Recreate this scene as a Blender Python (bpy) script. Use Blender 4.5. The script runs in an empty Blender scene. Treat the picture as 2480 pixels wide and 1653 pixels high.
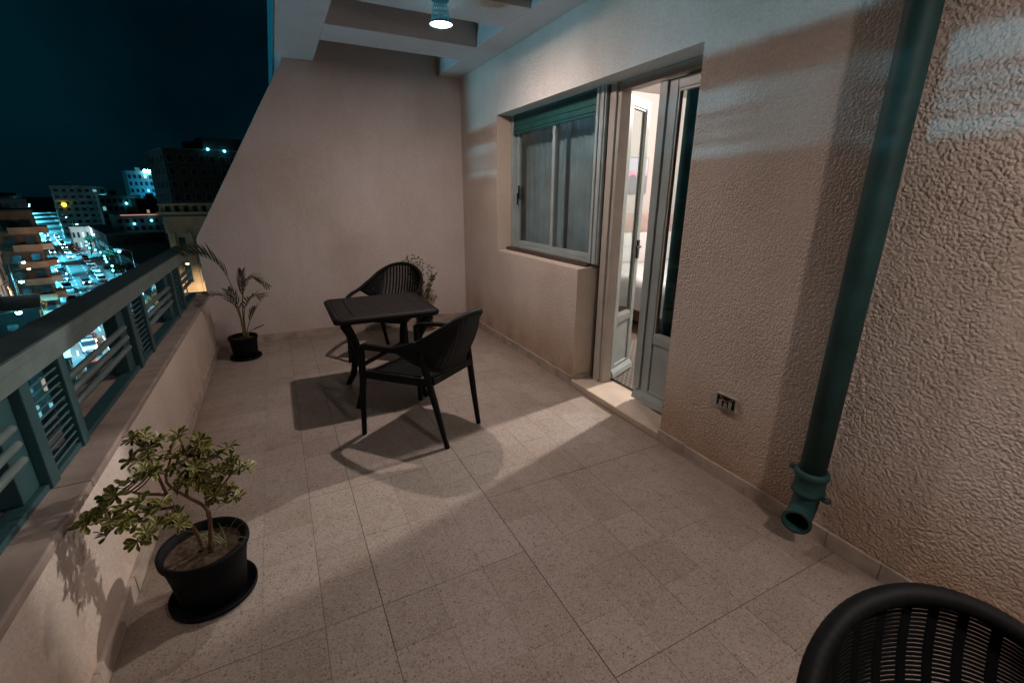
import bpy, bmesh, math, random
from mathutils import Vector, Matrix, noise
R = math.radians
PI = math.pi
rnd = random.Random(7)
scene = bpy.context.scene
COL = scene.collection

# ------------------------------------------------------------------ camera
cam_d = bpy.data.cameras.new('camera')
cam = bpy.data.objects.new('camera', cam_d)
COL.objects.link(cam)
cam_d.sensor_width = 36.0
cam_d.lens = 15.892
cam_d.clip_start = 0.02
cam_d.clip_end = 6000
YAW, PITCH, ROLL = R(26.943), R(17.796), R(0.241)
fw = Vector((math.sin(YAW) * math.cos(PITCH), math.cos(YAW) * math.cos(PITCH), -math.sin(PITCH)))
rt = Vector((math.cos(YAW), -math.sin(YAW), 0))
up = rt.cross(fw)
r2 = rt * math.cos(ROLL) + up * math.sin(ROLL)
u2 = up * math.cos(ROLL) - rt * math.sin(ROLL)
m = Matrix((r2, u2, -fw)).transposed().to_4x4()
m.translation = (0, 0, 1.44)
cam.matrix_world = m
scene.camera = cam

# ------------------------------------------------------------------ night sky
w = bpy.data.worlds.new('World')
scene.world = w
w.use_nodes = True
wn, wl = w.node_tree.nodes, w.node_tree.links
bg = wn['Background']
tc = wn.new('ShaderNodeTexCoord')
nz = wn.new('ShaderNodeTexNoise')
nz.inputs['Scale'].default_value = 3.0
nz.inputs['Detail'].default_value = 4
cr = wn.new('ShaderNodeValToRGB')
cr.color_ramp.elements[0].position = 0.35
cr.color_ramp.elements[0].color = (0.0003, 0.0032, 0.0056, 1)
cr.color_ramp.elements[1].position = 0.72
cr.color_ramp.elements[1].color = (0.0004, 0.0105, 0.0160, 1)
wl.new(tc.outputs['Generated'], nz.inputs['Vector'])
wl.new(nz.outputs['Fac'], cr.inputs['Fac'])
wl.new(cr.outputs['Color'], bg.inputs['Color'])
bg.inputs['Strength'].default_value = 1.0

# ------------------------------------------------------------------ exposure and render settings
vs = scene.view_settings
scene.display_settings.display_device = 'sRGB'
vs.view_transform = 'Standard'
vs.look = 'None'
vs.exposure = 0.0
vs.gamma = 1.0
vs.use_curve_mapping = False
scene.render.engine = 'CYCLES'
cy = scene.cycles
cy.use_denoising = True
cy.max_bounces = 7
cy.diffuse_bounces = 4
cy.glossy_bounces = 3
cy.transparent_max_bounces = 12
cy.transmission_bounces = 6
cy.sample_clamp_indirect = 4.0
cy.caustics_reflective = False
cy.caustics_refractive = False

# ------------------------------------------------------------------ light colours
LAMP_COL = (1.0, 0.81, 0.745)
LAMP_STR = 2350.0
TEAL = (0.10, 0.72, 1.0)
FLOOD_COL = (0.27, 0.72, 1.0)
ROOM_COL = (1.0, 0.90, 0.83)
ROOM_W = 430.0
FLOOD_W = 620.0

# ------------------------------------------------------------------ helpers
class MB:
    def __init__(s):
        s.v = []; s.f = []; s.edge = []
    def add(s, vs_, fs_):
        n = len(s.v); s.v += [tuple(p) for p in vs_]; s.f += [tuple(i + n for i in f) for f in fs_]
        return s
    def box(s, x0, x1, y0, y1, z0, z1):
        return s.add([(x0,y0,z0),(x1,y0,z0),(x1,y1,z0),(x0,y1,z0),(x0,y0,z1),(x1,y0,z1),(x1,y1,z1),(x0,y1,z1)],
              [(0,3,2,1),(4,5,6,7),(0,1,5,4),(1,2,6,5),(2,3,7,6),(3,0,4,7)])
    def bar(s, a, b, wx, wz, upv=(0,0,1)):
        a, b = Vector(a), Vector(b); d = (b-a).normalized(); u = Vector(upv)
        sd = d.cross(u).normalized() * wx/2; u = sd.cross(d).normalized() * wz/2
        p = [a-sd-u, a+sd-u, a+sd+u, a-sd+u, b-sd-u, b+sd-u, b+sd+u, b-sd+u]
        return s.add(p, [(0,1,2,3),(7,6,5,4),(0,4,5,1),(1,5,6,2),(2,6,7,3),(3,7,4,0)])
    def tube(s, pts, rad, seg=10, cap=True, flat=1.0):
        pts = [Vector(p) for p in pts]; n = len(pts)
        if not hasattr(rad, '__len__'): rad = [rad]*n
        t0 = (pts[1]-pts[0]).normalized()
        ref = Vector((0,0,1)) if abs(t0.z) < .9 else Vector((1,0,0))
        nrm = (ref - t0*ref.dot(t0)).normalized(); vs_ = []
        for i in range(n):
            t = (pts[min(i+1,n-1)] - pts[max(i-1,0)]).normalized()
            nrm = (nrm - t*nrm.dot(t)).normalized(); bi = t.cross(nrm)
            for k in range(seg):
                a = 2*PI*k/seg
                vs_.append(pts[i] + (nrm*math.cos(a)*flat + bi*math.sin(a))*rad[i])
        fs_ = [(i*seg+k, i*seg+(k+1)%seg, (i+1)*seg+(k+1)%seg, (i+1)*seg+k) for i in range(n-1) for k in range(seg)]
        if cap:
            fs_ += [tuple(reversed(range(seg))), tuple((n-1)*seg+k for k in range(seg))]
        return s.add(vs_, fs_)
    def lathe(s, prof, c=(0,0,0), seg=32, sx=1.0, sy=1.0, close=False):
        n = len(prof)
        vs_ = [(c[0]+r_*math.cos(2*PI*k/seg)*sx, c[1]+r_*math.sin(2*PI*k/seg)*sy, c[2]+z_) for r_, z_ in prof for k in range(seg)]
        fs_ = [(i*seg+k, i*seg+(k+1)%seg, (i+1)*seg+(k+1)%seg, (i+1)*seg+k) for i in range(n-1) for k in range(seg)]
        if close:
            fs_ += [tuple(reversed(range(seg))), tuple((n-1)*seg+k for k in range(seg))]
        return s.add(vs_, fs_)
    def ribbon(s, pts, nrm, wd, th):
        """flat strip through pts, lying across the surface normal nrm(i)"""
        n = len(pts); vs_ = []
        for i, p in enumerate(pts):
            p = Vector(p); t = (Vector(pts[min(i+1,n-1)]) - Vector(pts[max(i-1,0)])).normalized()
            N = Vector(nrm[i]).normalized(); sd = t.cross(N).normalized()*wd/2; N = N*th/2
            vs_ += [p-sd-N, p+sd-N, p+sd+N, p-sd+N]
        fs_ = []
        for i in range(n-1):
            for k in range(4):
                fs_.append((i*4+k, i*4+(k+1)%4, i*4+4+(k+1)%4, i*4+4+k))
        fs_ += [(3,2,1,0), tuple((n-1)*4+k for k in range(4))]
        return s.add(vs_, fs_)
    def mesh(s, name, smooth=False):
        me = bpy.data.meshes.new(name); me.from_pydata([tuple(p) for p in s.v], [], s.f)
        bm = bmesh.new(); bm.from_mesh(me); bmesh.ops.recalc_face_normals(bm, faces=bm.faces); bm.to_mesh(me); bm.free()
        if smooth: me.polygons.foreach_set('use_smooth', [True]*len(me.polygons))
        me.update(); return me
    def build(s, name, mat, parent=None, smooth=False, bevel=0.0, bseg=2, world=False, keep=False):
        if keep:
            me = bpy.data.meshes.new(name); me.from_pydata([tuple(p) for p in s.v], [], s.f)
            if smooth: me.polygons.foreach_set('use_smooth', [True]*len(me.polygons))
            me.update()
        else:
            me = s.mesh(name, smooth)
        o = bpy.data.objects.new(name, me); COL.objects.link(o)
        me.materials.append(mat)
        if parent is not None: put(o, parent, world)
        if bevel > 0:
            b = o.modifiers.new('bevel', 'BEVEL'); b.width = bevel; b.segments = bseg; b.limit_method = 'ANGLE'; b.angle_limit = R(40)
            if hasattr(b, 'harden_normals'): b.harden_normals = False
        return o

def put(o, parent, world=False):
    o.parent = parent
    if world: o.matrix_parent_inverse = Matrix.Translation(-parent.location)

def empty(name, loc, rz=0.0):
    o = bpy.data.objects.new(name, None); COL.objects.link(o)
    o.empty_display_size = .1
    o.location = loc; o.rotation_euler = (0, 0, rz); return o

def tag(o, label=None, cat=None, group=None, kind=None):
    if label: o['label'] = label
    if cat: o['category'] = cat
    if group: o['group'] = group
    if kind: o['kind'] = kind
    return o

def inst(name, me, parent, loc=(0,0,0), rot=(0,0,0), scale=(1,1,1)):
    o = bpy.data.objects.new(name, me); COL.objects.link(o)
    if parent is not None: o.parent = parent
    o.location = loc; o.rotation_euler = rot; o.scale = scale
    return o

def copy_tree(o, parent=None):
    c = o.copy(); COL.objects.link(c); c.parent = parent
    for ch in list(o.children): copy_tree(ch, c)
    return c

def crom(pts, n):
    """Catmull-Rom through pts, n samples per span"""
    P = [Vector(p) for p in pts]; P = [P[0]*2-P[1]] + P + [P[-1]*2-P[-2]]; out = []
    for i in range(1, len(P)-2):
        for k in range(n):
            t = k/n; a, b, c, d = P[i-1], P[i], P[i+1], P[i+2]
            out.append(.5*((2*b)+(c-a)*t+(2*a-5*b+4*c-d)*t*t+(3*b-a-3*c+d)*t**3))
    out.append(P[-2]); return out

# ------------------------------------------------------------------ materials
MATS = {}
def mat(name, col, rough=.6, metal=0.0, spec=.4, emis=None, estr=0.0, alpha=None):
    if name in MATS: return MATS[name]
    M = bpy.data.materials.new(name); M.use_nodes = True
    b = M.node_tree.nodes['Principled BSDF']
    b.inputs['Base Color'].default_value = (*col, 1)
    b.inputs['Roughness'].default_value = rough
    b.inputs['Metallic'].default_value = metal
    b.inputs['Specular IOR Level'].default_value = spec
    if emis:
        b.inputs['Emission Color'].default_value = (*emis, 1); b.inputs['Emission Strength'].default_value = estr
    MATS[name] = M; return M

def nd(M, t, **kw):
    n = M.node_tree.nodes.new(t)
    for k, v in kw.items():
        if k in n.inputs: n.inputs[k].default_value = v
        else: setattr(n, k, v)
    return n
def lk(M, a, b): M.node_tree.links.new(a, b)
def ramp(M, src, stops):
    r_ = nd(M, 'ShaderNodeValToRGB'); e = r_.color_ramp.elements
    while len(e) < len(stops): e.new(.5)
    for i, (p, c) in enumerate(stops):
        e[i].position = p; e[i].color = (*c, 1) if len(c) == 3 else c
    lk(M, src, r_.inputs['Fac']); return r_.outputs['Color']
def mix(M, fac, a, b, mode='MIX'):
    n = nd(M, 'ShaderNodeMix'); n.data_type = 'RGBA'; n.blend_type = mode
    for i, val in ((0, fac), (6, a), (7, b)):
        if hasattr(val, 'links'): lk(M, val, n.inputs[i])
        else: n.inputs[i].default_value = val if i == 0 else (*val, 1)
    return n.outputs[2]
def pos(M): return nd(M, 'ShaderNodeNewGeometry').outputs['Position']
def bsdf(M): return M.node_tree.nodes['Principled BSDF']
def noise_t(M, vec, scale, detail=3, rough=.55, dist=0.0):
    n = nd(M, 'ShaderNodeTexNoise'); n.inputs['Scale'].default_value = scale; n.inputs['Detail'].default_value = detail
    n.inputs['Roughness'].default_value = rough; n.inputs['Distortion'].default_value = dist
    lk(M, vec, n.inputs['Vector']); return n.outputs['Fac']
def bump(M, h, strength, dist, prev=None):
    b = nd(M, 'ShaderNodeBump'); b.inputs['Strength'].default_value = strength; b.inputs['Distance'].default_value = dist
    lk(M, h, b.inputs['Height'])
    if prev is not None: lk(M, prev, b.inputs['Normal'])
    return b.outputs['Normal']
def mapping(M, vec, scale):
    n = nd(M, 'ShaderNodeMapping'); n.inputs['Scale'].default_value = scale; lk(M, vec, n.inputs['Vector']); return n.outputs['Vector']

def mat_stucco(name, col, coarse, dirt=.25):
    M = mat(name, col, .9, spec=.15); p = pos(M); b = bsdf(M)
    big = noise_t(M, p, 1.3, 4)
    c1 = ramp(M, big, [(.28, (col[0]*.80, col[1]*.76, col[2]*.70)), (.5, tuple(x*.97 for x in col)), (.72, (min(1, col[0]*1.08), min(1, col[1]*1.10), min(1, col[2]*1.14)))])
    fine = noise_t(M, p, 60, 3)
    c2 = mix(M, .3, c1, ramp(M, fine, [(.35, tuple(x*.72 for x in col)), (.65, col)]))
    stv = noise_t(M, mapping(M, p, (4, 4, .7)), 1.0, 6, .68, .6)
    c2 = mix(M, ramp(M, stv, [(.5, (0,0,0)), (.8, (.26,.26,.26))]), c2, (col[0]*.66, col[1]*.62, col[2]*.58))
    # damp, dirty foot of the wall
    sep = nd(M, 'ShaderNodeSeparateXYZ'); lk(M, p, sep.inputs[0])
    mr = nd(M, 'ShaderNodeMapRange'); mr.inputs[1].default_value = .03; mr.inputs[2].default_value = .55; mr.inputs[3].default_value = 1; mr.inputs[4].default_value = 0
    lk(M, sep.outputs[2], mr.inputs[0])
    dn = noise_t(M, p, 5, 4)
    mm = nd(M, 'ShaderNodeMath', operation='MULTIPLY'); lk(M, mr.outputs[0], mm.inputs[0]); lk(M, dn, mm.inputs[1])
    m2 = nd(M, 'ShaderNodeMath', operation='MULTIPLY'); lk(M, mm.outputs[0], m2.inputs[0]); m2.inputs[1].default_value = dirt*2
    c3 = mix(M, m2.outputs[0], c2, (col[0]*.62, col[1]*.46, col[2]*.34))
    lk(M, c3, b.inputs['Base Color'])
    if coarse:
        v = nd(M, 'ShaderNodeTexVoronoi'); v.inputs['Scale'].default_value = 86; v.feature = 'SMOOTH_F1'; v.inputs['Smoothness'].default_value = .25
        pd = nd(M, 'ShaderNodeVectorMath', operation='ADD')
        nn = nd(M, 'ShaderNodeTexNoise'); nn.inputs['Scale'].default_value = 40; nn.inputs['Detail'].default_value = 2; lk(M, p, nn.inputs['Vector'])
        sc_ = nd(M, 'ShaderNodeVectorMath', operation='SCALE'); sc_.inputs['Scale'].default_value = .014; lk(M, nn.outputs['Color'], sc_.inputs[0])
        lk(M, p, pd.inputs[0]); lk(M, sc_.outputs[0], pd.inputs[1]); lk(M, pd.outputs[0], v.inputs['Vector'])
        inv = nd(M, 'ShaderNodeMath', operation='SUBTRACT'); inv.inputs[0].default_value = 1; lk(M, v.outputs['Distance'], inv.inputs[1])
        pm = nd(M, 'ShaderNodeMath', operation='MULTIPLY'); lk(M, inv.outputs[0], pm.inputs[0])
        lk(M, ramp(M, noise_t(M, p, 3.2, 4, .6), [(.36, (.25,)*3), (.62, (1,)*3)]), pm.inputs[1])
        n1 = bump(M, pm.outputs[0], .62, .015*coarse)
        n2 = bump(M, noise_t(M, p, 70, 4, .6), .5, .011*coarse, n1)
        n3 = bump(M, noise_t(M, p, 170, 3), .5, .004*coarse, n2)
    else:
        n1 = bump(M, noise_t(M, p, 48, 5, .65), .6, .009)
        n3 = bump(M, noise_t(M, p, 150, 3), .3, .002, n1)
    lk(M, n3, b.inputs['Normal'])
    return M

def mat_tile():
    M = mat('terrazzo', (.42, .36, .32), .42, spec=.35); p = pos(M); b = bsdf(M)
    oi = nd(M, 'ShaderNodeObjectInfo')
    base = ramp(M, oi.outputs['Random'], [(0, (.28, .23, .185)), (.5, (.365, .31, .265)), (1, (.445, .39, .345))])
    st = noise_t(M, p, 2.1, 5, .6)
    base = mix(M, .45, base, ramp(M, st, [(.32, (.215, .165, .125)), (.55, (.365, .31, .27)), (.75, (.41, .365, .335))]))
    v = nd(M, 'ShaderNodeTexVoronoi'); v.inputs['Scale'].default_value = 88; lk(M, p, v.inputs['Vector'])
    sp = nd(M, 'ShaderNodeSeparateColor'); lk(M, v.outputs['Color'], sp.inputs[0])
    chip = ramp(M, v.outputs['Distance'], [(.26, (1,1,1)), (.42, (0,0,0))])
    sel = ramp(M, sp.outputs[0], [(.50, (0,0,0)), (.54, (1,1,1))])
    fac = mix(M, 1, chip, sel, 'MULTIPLY')
    base = mix(M, fac, base, ramp(M, sp.outputs[1], [(0, (.075, .05, .038)), (.55, (.19, .135, .10)), (1, (.52, .47, .44))]))
    v2 = nd(M, 'ShaderNodeTexVoronoi'); v2.inputs['Scale'].default_value = 240; lk(M, p, v2.inputs['Vector'])
    s2 = nd(M, 'ShaderNodeSeparateColor'); lk(M, v2.outputs['Color'], s2.inputs[0])
    base = mix(M, .45, base, ramp(M, s2.outputs[0], [(.1, (.15, .115, .09)), (.45, (.365, .31, .265)), (1, (.45, .395, .35))]))
    gr = noise_t(M, p, 11, 5, .7)
    base = mix(M, ramp(M, gr, [(.56, (0,0,0)), (.72, (.5,.5,.5))]), base, (.20, .15, .115))
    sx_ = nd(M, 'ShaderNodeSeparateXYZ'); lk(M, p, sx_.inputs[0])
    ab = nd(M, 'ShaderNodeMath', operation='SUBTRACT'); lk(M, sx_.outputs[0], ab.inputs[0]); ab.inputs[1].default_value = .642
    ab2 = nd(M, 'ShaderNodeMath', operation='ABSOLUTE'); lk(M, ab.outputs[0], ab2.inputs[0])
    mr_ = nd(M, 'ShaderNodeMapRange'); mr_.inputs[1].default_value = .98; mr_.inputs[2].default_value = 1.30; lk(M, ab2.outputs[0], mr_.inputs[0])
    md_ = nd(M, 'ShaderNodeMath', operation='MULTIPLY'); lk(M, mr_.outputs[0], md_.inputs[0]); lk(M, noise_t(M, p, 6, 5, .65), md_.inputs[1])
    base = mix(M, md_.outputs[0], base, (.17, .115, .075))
    lk(M, base, b.inputs['Base Color'])
    lk(M, ramp(M, gr, [(.3, (.5,)*3), (.7, (.72,)*3)]), b.inputs['Roughness'])
    lk(M, bump(M, noise_t(M, p, 260, 2), .12, .001), b.inputs['Normal'])
    return M

def mat_paint(name, col, rough=.5, wear=.15, sc=14, spec=.4):
    M = mat(name, col, rough, spec=spec); p = pos(M)
    c = ramp(M, noise_t(M, p, sc, 5), [(.3, tuple(x*(1-wear*1.6) for x in col)), (.6, col), (.8, tuple(min(1, x*(1+wear)) for x in col))])
    lk(M, c, bsdf(M).inputs['Base Color'])
    lk(M, bump(M, noise_t(M, p, sc*9, 3), .12, .001), bsdf(M).inputs['Normal'])
    return M

def mat_glass(name, tint=(.90, .95, .95), tr=.85):
    M = bpy.data.materials.new(name); M.use_nodes = True; M.node_tree.nodes.remove(bsdf(M))
    out = M.node_tree.nodes['Material Output']
    t = nd(M, 'ShaderNodeBsdfTransparent'); t.inputs[0].default_value = (*tint, 1)
    g = nd(M, 'ShaderNodeBsdfGlossy'); g.inputs['Roughness'].default_value = .03; g.inputs['Color'].default_value = (.9, .95, .95, 1)
    lw = nd(M, 'ShaderNodeLayerWeight'); lw.inputs[0].default_value = .5
    pw = nd(M, 'ShaderNodeMath', operation='POWER'); lk(M, lw.outputs['Facing'], pw.inputs[0]); pw.inputs[1].default_value = 4.0
    ma = nd(M, 'ShaderNodeMath', operation='MULTIPLY_ADD'); lk(M, pw.outputs[0], ma.inputs[0]); ma.inputs[1].default_value = .6; ma.inputs[2].default_value = .03
    mx = nd(M, 'ShaderNodeMixShader'); lk(M, ma.outputs[0], mx.inputs[0]); lk(M, t.outputs[0], mx.inputs[1]); lk(M, g.outputs[0], mx.inputs[2])
    lk(M, mx.outputs[0], out.inputs['Surface']); MATS[name] = M; return M

def mat_leaf(name, c_mid, c_edge, c_dark, trans=.25):
    M = mat(name, c_mid, .45, spec=.4); b = bsdf(M)
    at = nd(M, 'ShaderNodeAttribute'); at.attribute_name = 'edge'
    oi = pos(M)
    c = ramp(M, noise_t(M, oi, 28, 2), [(.3, c_dark), (.65, c_mid)])
    f = ramp(M, at.outputs['Fac'], [(.45, (0,0,0)), (.95, (1,1,1))])
    lk(M, mix(M, f, c, c_edge), b.inputs['Base Color'])
    b.inputs['Transmission Weight'].default_value = 0
    return M

M_wall = mat_stucco('stucco_rough', (.69, .595, .515), 1.0, .8)
M_end = mat_stucco('stucco_fine', (.66, .592, .555), 0, .3)
M_reveal = mat_stucco('render_smooth', (.60, .51, .42), 0, .15)
M_ceil = mat_stucco('ceiling_paint', (.62, .565, .54), 0, 0)
M_tile = mat_tile()
M_grout = mat('grout', (.085, .062, .048), .95)
M_skirt = mat_paint('skirting_stone', (.47, .39, .325), .45, .25, 9)
M_coping = mat_paint('coping_stone', (.34, .275, .235), .6, .22, 7)
M_rail = mat_paint('rail_paint', (.115, .165, .16), .45, .15, 12)
M_railp = mat_paint('rail_post_paint', (.028, .080, .090), .45, .15, 12)
M_cap = mat_paint('rail_cap_paint', (.026, .050, .053), .6, .3, 10)
M_pipe = mat_paint('pipe_paint', (.016, .068, .066), .6, .25, 6)
M_black = mat('black_void', (.004, .004, .004), .9)
M_resin = mat_paint('black_resin', (.0045, .0055, .006), .62, .2, 40, .18)
M_tabtop = mat_paint('table_resin', (.014, .0115, .0115), .6, .3, 60, .2)
M_pot = mat('pot_plastic', (.003, .0035, .0045), .7, spec=.15)
M_soil = mat_paint('soil', (.10, .065, .04), .95, .5, 60)
M_frame = mat_paint('white_frame', (.33, .385, .378), .4, .1, 8)
M_frame2 = mat_paint('cream_frame', (.42, .385, .335), .4, .1, 8)
M_shut = mat_paint('shutter_green', (.012, .092, .09), .5, .2, 10)
M_sillw = mat_paint('brown_sill', (.085, .05, .038), .5, .3, 20)
M_marble = mat_paint('threshold_marble', (.56, .47, .38), .3, .12, 5)
M_glass = mat_glass('glass_pane')
M_curt = mat_paint('curtain_grey', (.25, .31, .33), .9, .2, 5)
M_curt2 = mat_paint('curtain_teal', (.022, .075, .085), .9, .3, 6)
M_room = mat('room_plaster', (.40, .36, .34), .9)
M_white = mat_paint('white_linen', (.46, .445, .44), .9, .04, 6)

# ------------------------------------------------------------------ main dimensions (metres, camera stands over 0,0)
XW, XP, YE, ZC = 1.953, -.669, 5.094, 2.62
YB = -2.2
XF = .18           # outer edge of the roof slab

# ------------------------------------------------------------------ floor with single tiles
floor = MB().box(XP-.02, XW+.02, YB, YE+.02, -.15, -.004).build('floor', M_grout)
tag(floor, 'pale speckled terrazzo tile floor of the terrace', kind='structure')
unit = MB().box(-.5, .5, -.5, .5, -.5, .5).mesh('tile')
unit.materials.append(M_tile)
T = .1988; X0 = .7610; Y0 = 1.3665
tiles = []
for i in range(-8, 7):
    for j in range(-18, 20):
        x0, x1 = X0+i*T, X0+(i+1)*T; y0, y1 = Y0+j*T, Y0+(j+1)*T
        cx0, cx1, cy0, cy1 = max(x0, XP), min(x1, XW), max(y0, YB), min(y1, YE)
        if cx1-cx0 < .01 or cy1-cy0 < .01: continue
        def gx(k):           # joint half-widths; a few joints have opened up
            return {0: .0014, -3: .0010, -4: .0008, 3: .0006}.get(k, .0003)
        def gy(k, ii):
            if k == 0 and ii < 0: return .0011
            if k == 2 and ii >= 0: return .0014
            if k == -3 and ii >= 0: return .0012
            if k == 4 and ii < -1: return .0008
            return .0003
        gj = rnd.uniform(0, .0003)
        a0 = cx0 + (gx(i)+gj if cx0 == x0 else 0); a1 = cx1 - (gx(i+1)+gj if cx1 == x1 else 0)
        b0 = cy0 + (gy(j, i)+gj if cy0 == y0 else 0); b1 = cy1 - (gy(j+1, i)+gj if cy1 == y1 else 0)
        tiles.append((a0, a1, b0, b1))
def seen(t):
    c = Vector(((t[0]+t[1])/2, (t[2]+t[3])/2, 0)) - Vector((0, 0, 1.44))
    d = c.dot(fw); x = c.dot(rt)
    if d <= .15 or abs(x/d) > 1.28 or c.dot(up)/d < -.95: return 1e9
    return c.length
tiles.sort(key=seen)
rest = MB()
for k, (a0, a1, b0, b1) in enumerate(tiles):
    h = rnd.uniform(0, .0006)
    if k < 298:
        inst('tile', unit, floor, ((a0+a1)/2, (b0+b1)/2, -.006+h), (rnd.gauss(0, .0012), rnd.gauss(0, .0012), 0), (a1-a0, b1-b0, .012))
    else:
        rest.box(a0, a1, b0, b1, -.012, h)
o = rest.build('tile_field', M_tile, floor); o['kind'] = 'stuff'

# ------------------------------------------------------------------ skirting pieces
skm = MB().box(-.5, .5, -.5, .5, -.5, .5).mesh('skirting_tile'); skm.materials.append(M_skirt)
def skirting(parent, a, b, n, nx, ny, hgt=.072, th=.014, skip=()):
    """n pieces from a to b (floor line), proud by th along (nx, ny)"""
    a, b = Vector(a), Vector(b); L = (b-a).length/n; d = (b-a).normalized(); ang = math.atan2(d.y, d.x)
    for k in range(n):
        c = a + d*(k+.5)*L
        t_ = th + rnd.uniform(-.0012, .002); h_ = hgt + rnd.uniform(-.003, .003)
        o = bpy.data.objects.new('skirting_tile', skm); COL.objects.link(o)
        o.location = (c.x+nx*t_/2, c.y+ny*t_/2, h_/2+.001); o.rotation_euler = (0, 0, ang + rnd.gauss(0, .002)); o.scale = (L-.003, t_, h_)
        bv = o.modifiers.new('bevel', 'BEVEL'); bv.width = .004; bv.segments = 2
        put(o, parent, True)

# ------------------------------------------------------------------ house wall with the combined window and door opening
DY0, DY1, WY1 = 1.815, 2.772, 4.165       # near jamb, door/window step, far jamb
ZL, ZS, XI = 2.15, .925, 2.20             # lintel, window sill, inner face
house = empty('house_wall', (XW, 2.5, 0))
tag(house, 'rough beige stucco house wall with the window and balcony door', 'wall')
ZT = ZC + .26
def quad_grid(x, y0, y1, z0, z1, st, amp):
    """stucco face in the plane x, pushed out towards the terrace"""
    ny, nz_ = max(1, int((y1-y0)/st)), max(1, int((z1-z0)/st)); vs_ = []
    for j in range(nz_+1):
        for i in range(ny+1):
            y = y0+(y1-y0)*i/ny; z = z0+(z1-z0)*j/nz_
            p = Vector((0, y*52, z*52)); q = p + noise.noise_vector(p*.35)*.35
            edge = 0 if i in (0, ny) or j in (0, nz_) else 1
            h = noise.noise(q)*.8 + .55*noise.noise(q*1.9+Vector((5, 0, 0))) + .45*noise.noise(q*.4) - .7*max(0, noise.noise(q*1.3+Vector((9, 2, 1)))-.25)
            wv = noise.noise(Vector((3, y*1.1, z*.9)))*.004
            vs_.append((x - (amp*h*.5 + wv)*edge, y, z))
    fs_ = [(j*(ny+1)+i, (j+1)*(ny+1)+i, (j+1)*(ny+1)+i+1, j*(ny+1)+i+1) for j in range(nz_) for i in range(ny)]
    return vs_, fs_
mb = MB()
for y0, y1, z0, z1, st, am in ((YB, .25, 0, ZT, .06, .004), (.25, DY0, 0, ZT, .0062, .0028), (DY0, DY1, ZL, ZT, .010, .003),
                               (DY1, WY1, ZL, ZT, .012, .0025), (DY1, WY1, 0, ZS, .009, .003), (WY1, YE, 0, ZT, .016, .004)):
    mb.add(*quad_grid(XW, y0, y1, z0, z1, st, am))
mb.build('wall', M_wall, house, smooth=True, world=True, keep=True)
rv = MB()
rv.add([(XW,DY0,0),(XI,DY0,0),(XI,DY0,ZL),(XW,DY0,ZL)], [(0,1,2,3)])
rv.add([(XW,DY1,0),(XI,DY1,0),(XI,DY1,ZS),(XW,DY1,ZS)], [(0,1,2,3)])
rv.add([(XW,WY1,ZS),(XI,WY1,ZS),(XI,WY1,ZL),(XW,WY1,ZL)], [(0,1,2,3)])
rv.add([(XW,DY0,ZL),(XI,DY0,ZL),(XI,WY1,ZL),(XW,WY1,ZL)], [(0,1,2,3)])
rv.add([(XW,DY1,ZS),(XI,DY1,ZS+.012),(XI,WY1,ZS+.012),(XW,WY1,ZS)], [(0,1,2,3)])
rv.build('reveal', M_reveal, house, world=True, keep=True)
ib = MB()   # inner leaf of the wall, closes the bedroom
for a in ((YB, DY0, 0, ZT), (DY0, WY1, ZL, ZT), (DY1, WY1, 0, ZS), (WY1, YE, 0, ZT)):
    ib.box(XI, XI+.02, a[0], a[1], a[2], a[3])
ib.build('inner_face', M_room, house, world=True)
skirting(house, (XW-.004, YE, 0), (XW-.004, DY1+.002, 0), 12, -1, 0)
skirting(house, (XW-.004, DY0-.002, 0), (XW-.004, YB, 0), 20, -1, 0)
skirting(house, (XW+.012, DY1-.004, .052), (2.12, DY1-.004, .052), 1, 0, -1, .08, .012)
# threshold
MB().box(XW-.018, XI+.02, DY0-.001, DY1+.001, .0, .048).build('threshold', M_marble, house, bevel=.006, world=True)

# window ---------------------------------------------------------------
XFz = 2.095
win = MB()
win.box(XFz, XFz+.07, 4.112, 4.163, .958, ZL-.002)          # far post
win.box(XFz-.012, XFz+.075, 2.722, 2.815, .958, ZL-.002)    # near guide post
win.box(XFz-.022, XFz-.004, 2.735, 2.765, .96, ZL-.004)
win.box(XFz-.022, XFz-.004, 2.79, 2.818, .96, ZL-.004)
win.box(XFz+.001, XFz+.069, 2.815, 4.112, .958, .985)       # bottom track
win.box(XFz+.02, XFz+.069, 2.815, 4.112, 2.10, ZL-.003)     # head
window = win.build('window', M_frame, house, bevel=.003, world=True)
def sash(y0, y1, x, near):
    s = MB(); z0, z1, t_ = .987, 2.03, .038
    s.box(x, x+.026, y0, y0+t_, z0, z1).box(x, x+.026, y1-t_, y1, z0, z1)
    s.box(x+.001, x+.025, y0+t_, y1-t_, z0, z0+t_).box(x+.001, x+.025, y0+t_, y1-t_, z1-t_, z1)
    s.build('sash', M_frame, window, bevel=.003)
    MB().box(x+.011, x+.015, y0+t_-.004, y1-t_+.004, z0+t_-.004, z1-t_+.004).build('pane', M_glass, window)
sash(2.818, 3.432, XFz+.012, True)
sash(3.400, 4.108, XFz+.040, False)
MB().box(XFz+.026, XFz+.039, 4.05, 4.064, 1.42, 1.54).box(XFz+.014, XFz+.026, 4.052, 4.062, 1.36, 1.47).build('sash_handle', mat('dark_metal', (.04, .04, .045), .4, .6), window, bevel=.002)
MB().box(XFz-.045, XFz+.0, 2.80, 4.163, .912, .958).box(XFz-.052, XFz-.0451, 2.80, 4.163, .935, .95).build('sill', M_sillw, window, bevel=.004)
sl = MB()
for y0 in (0,): sl.box(-.006, .006, 2.822, 4.108, -.021, .021)
slm = sl.mesh('shutter_slat'); slm.materials.append(M_shut)
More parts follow.
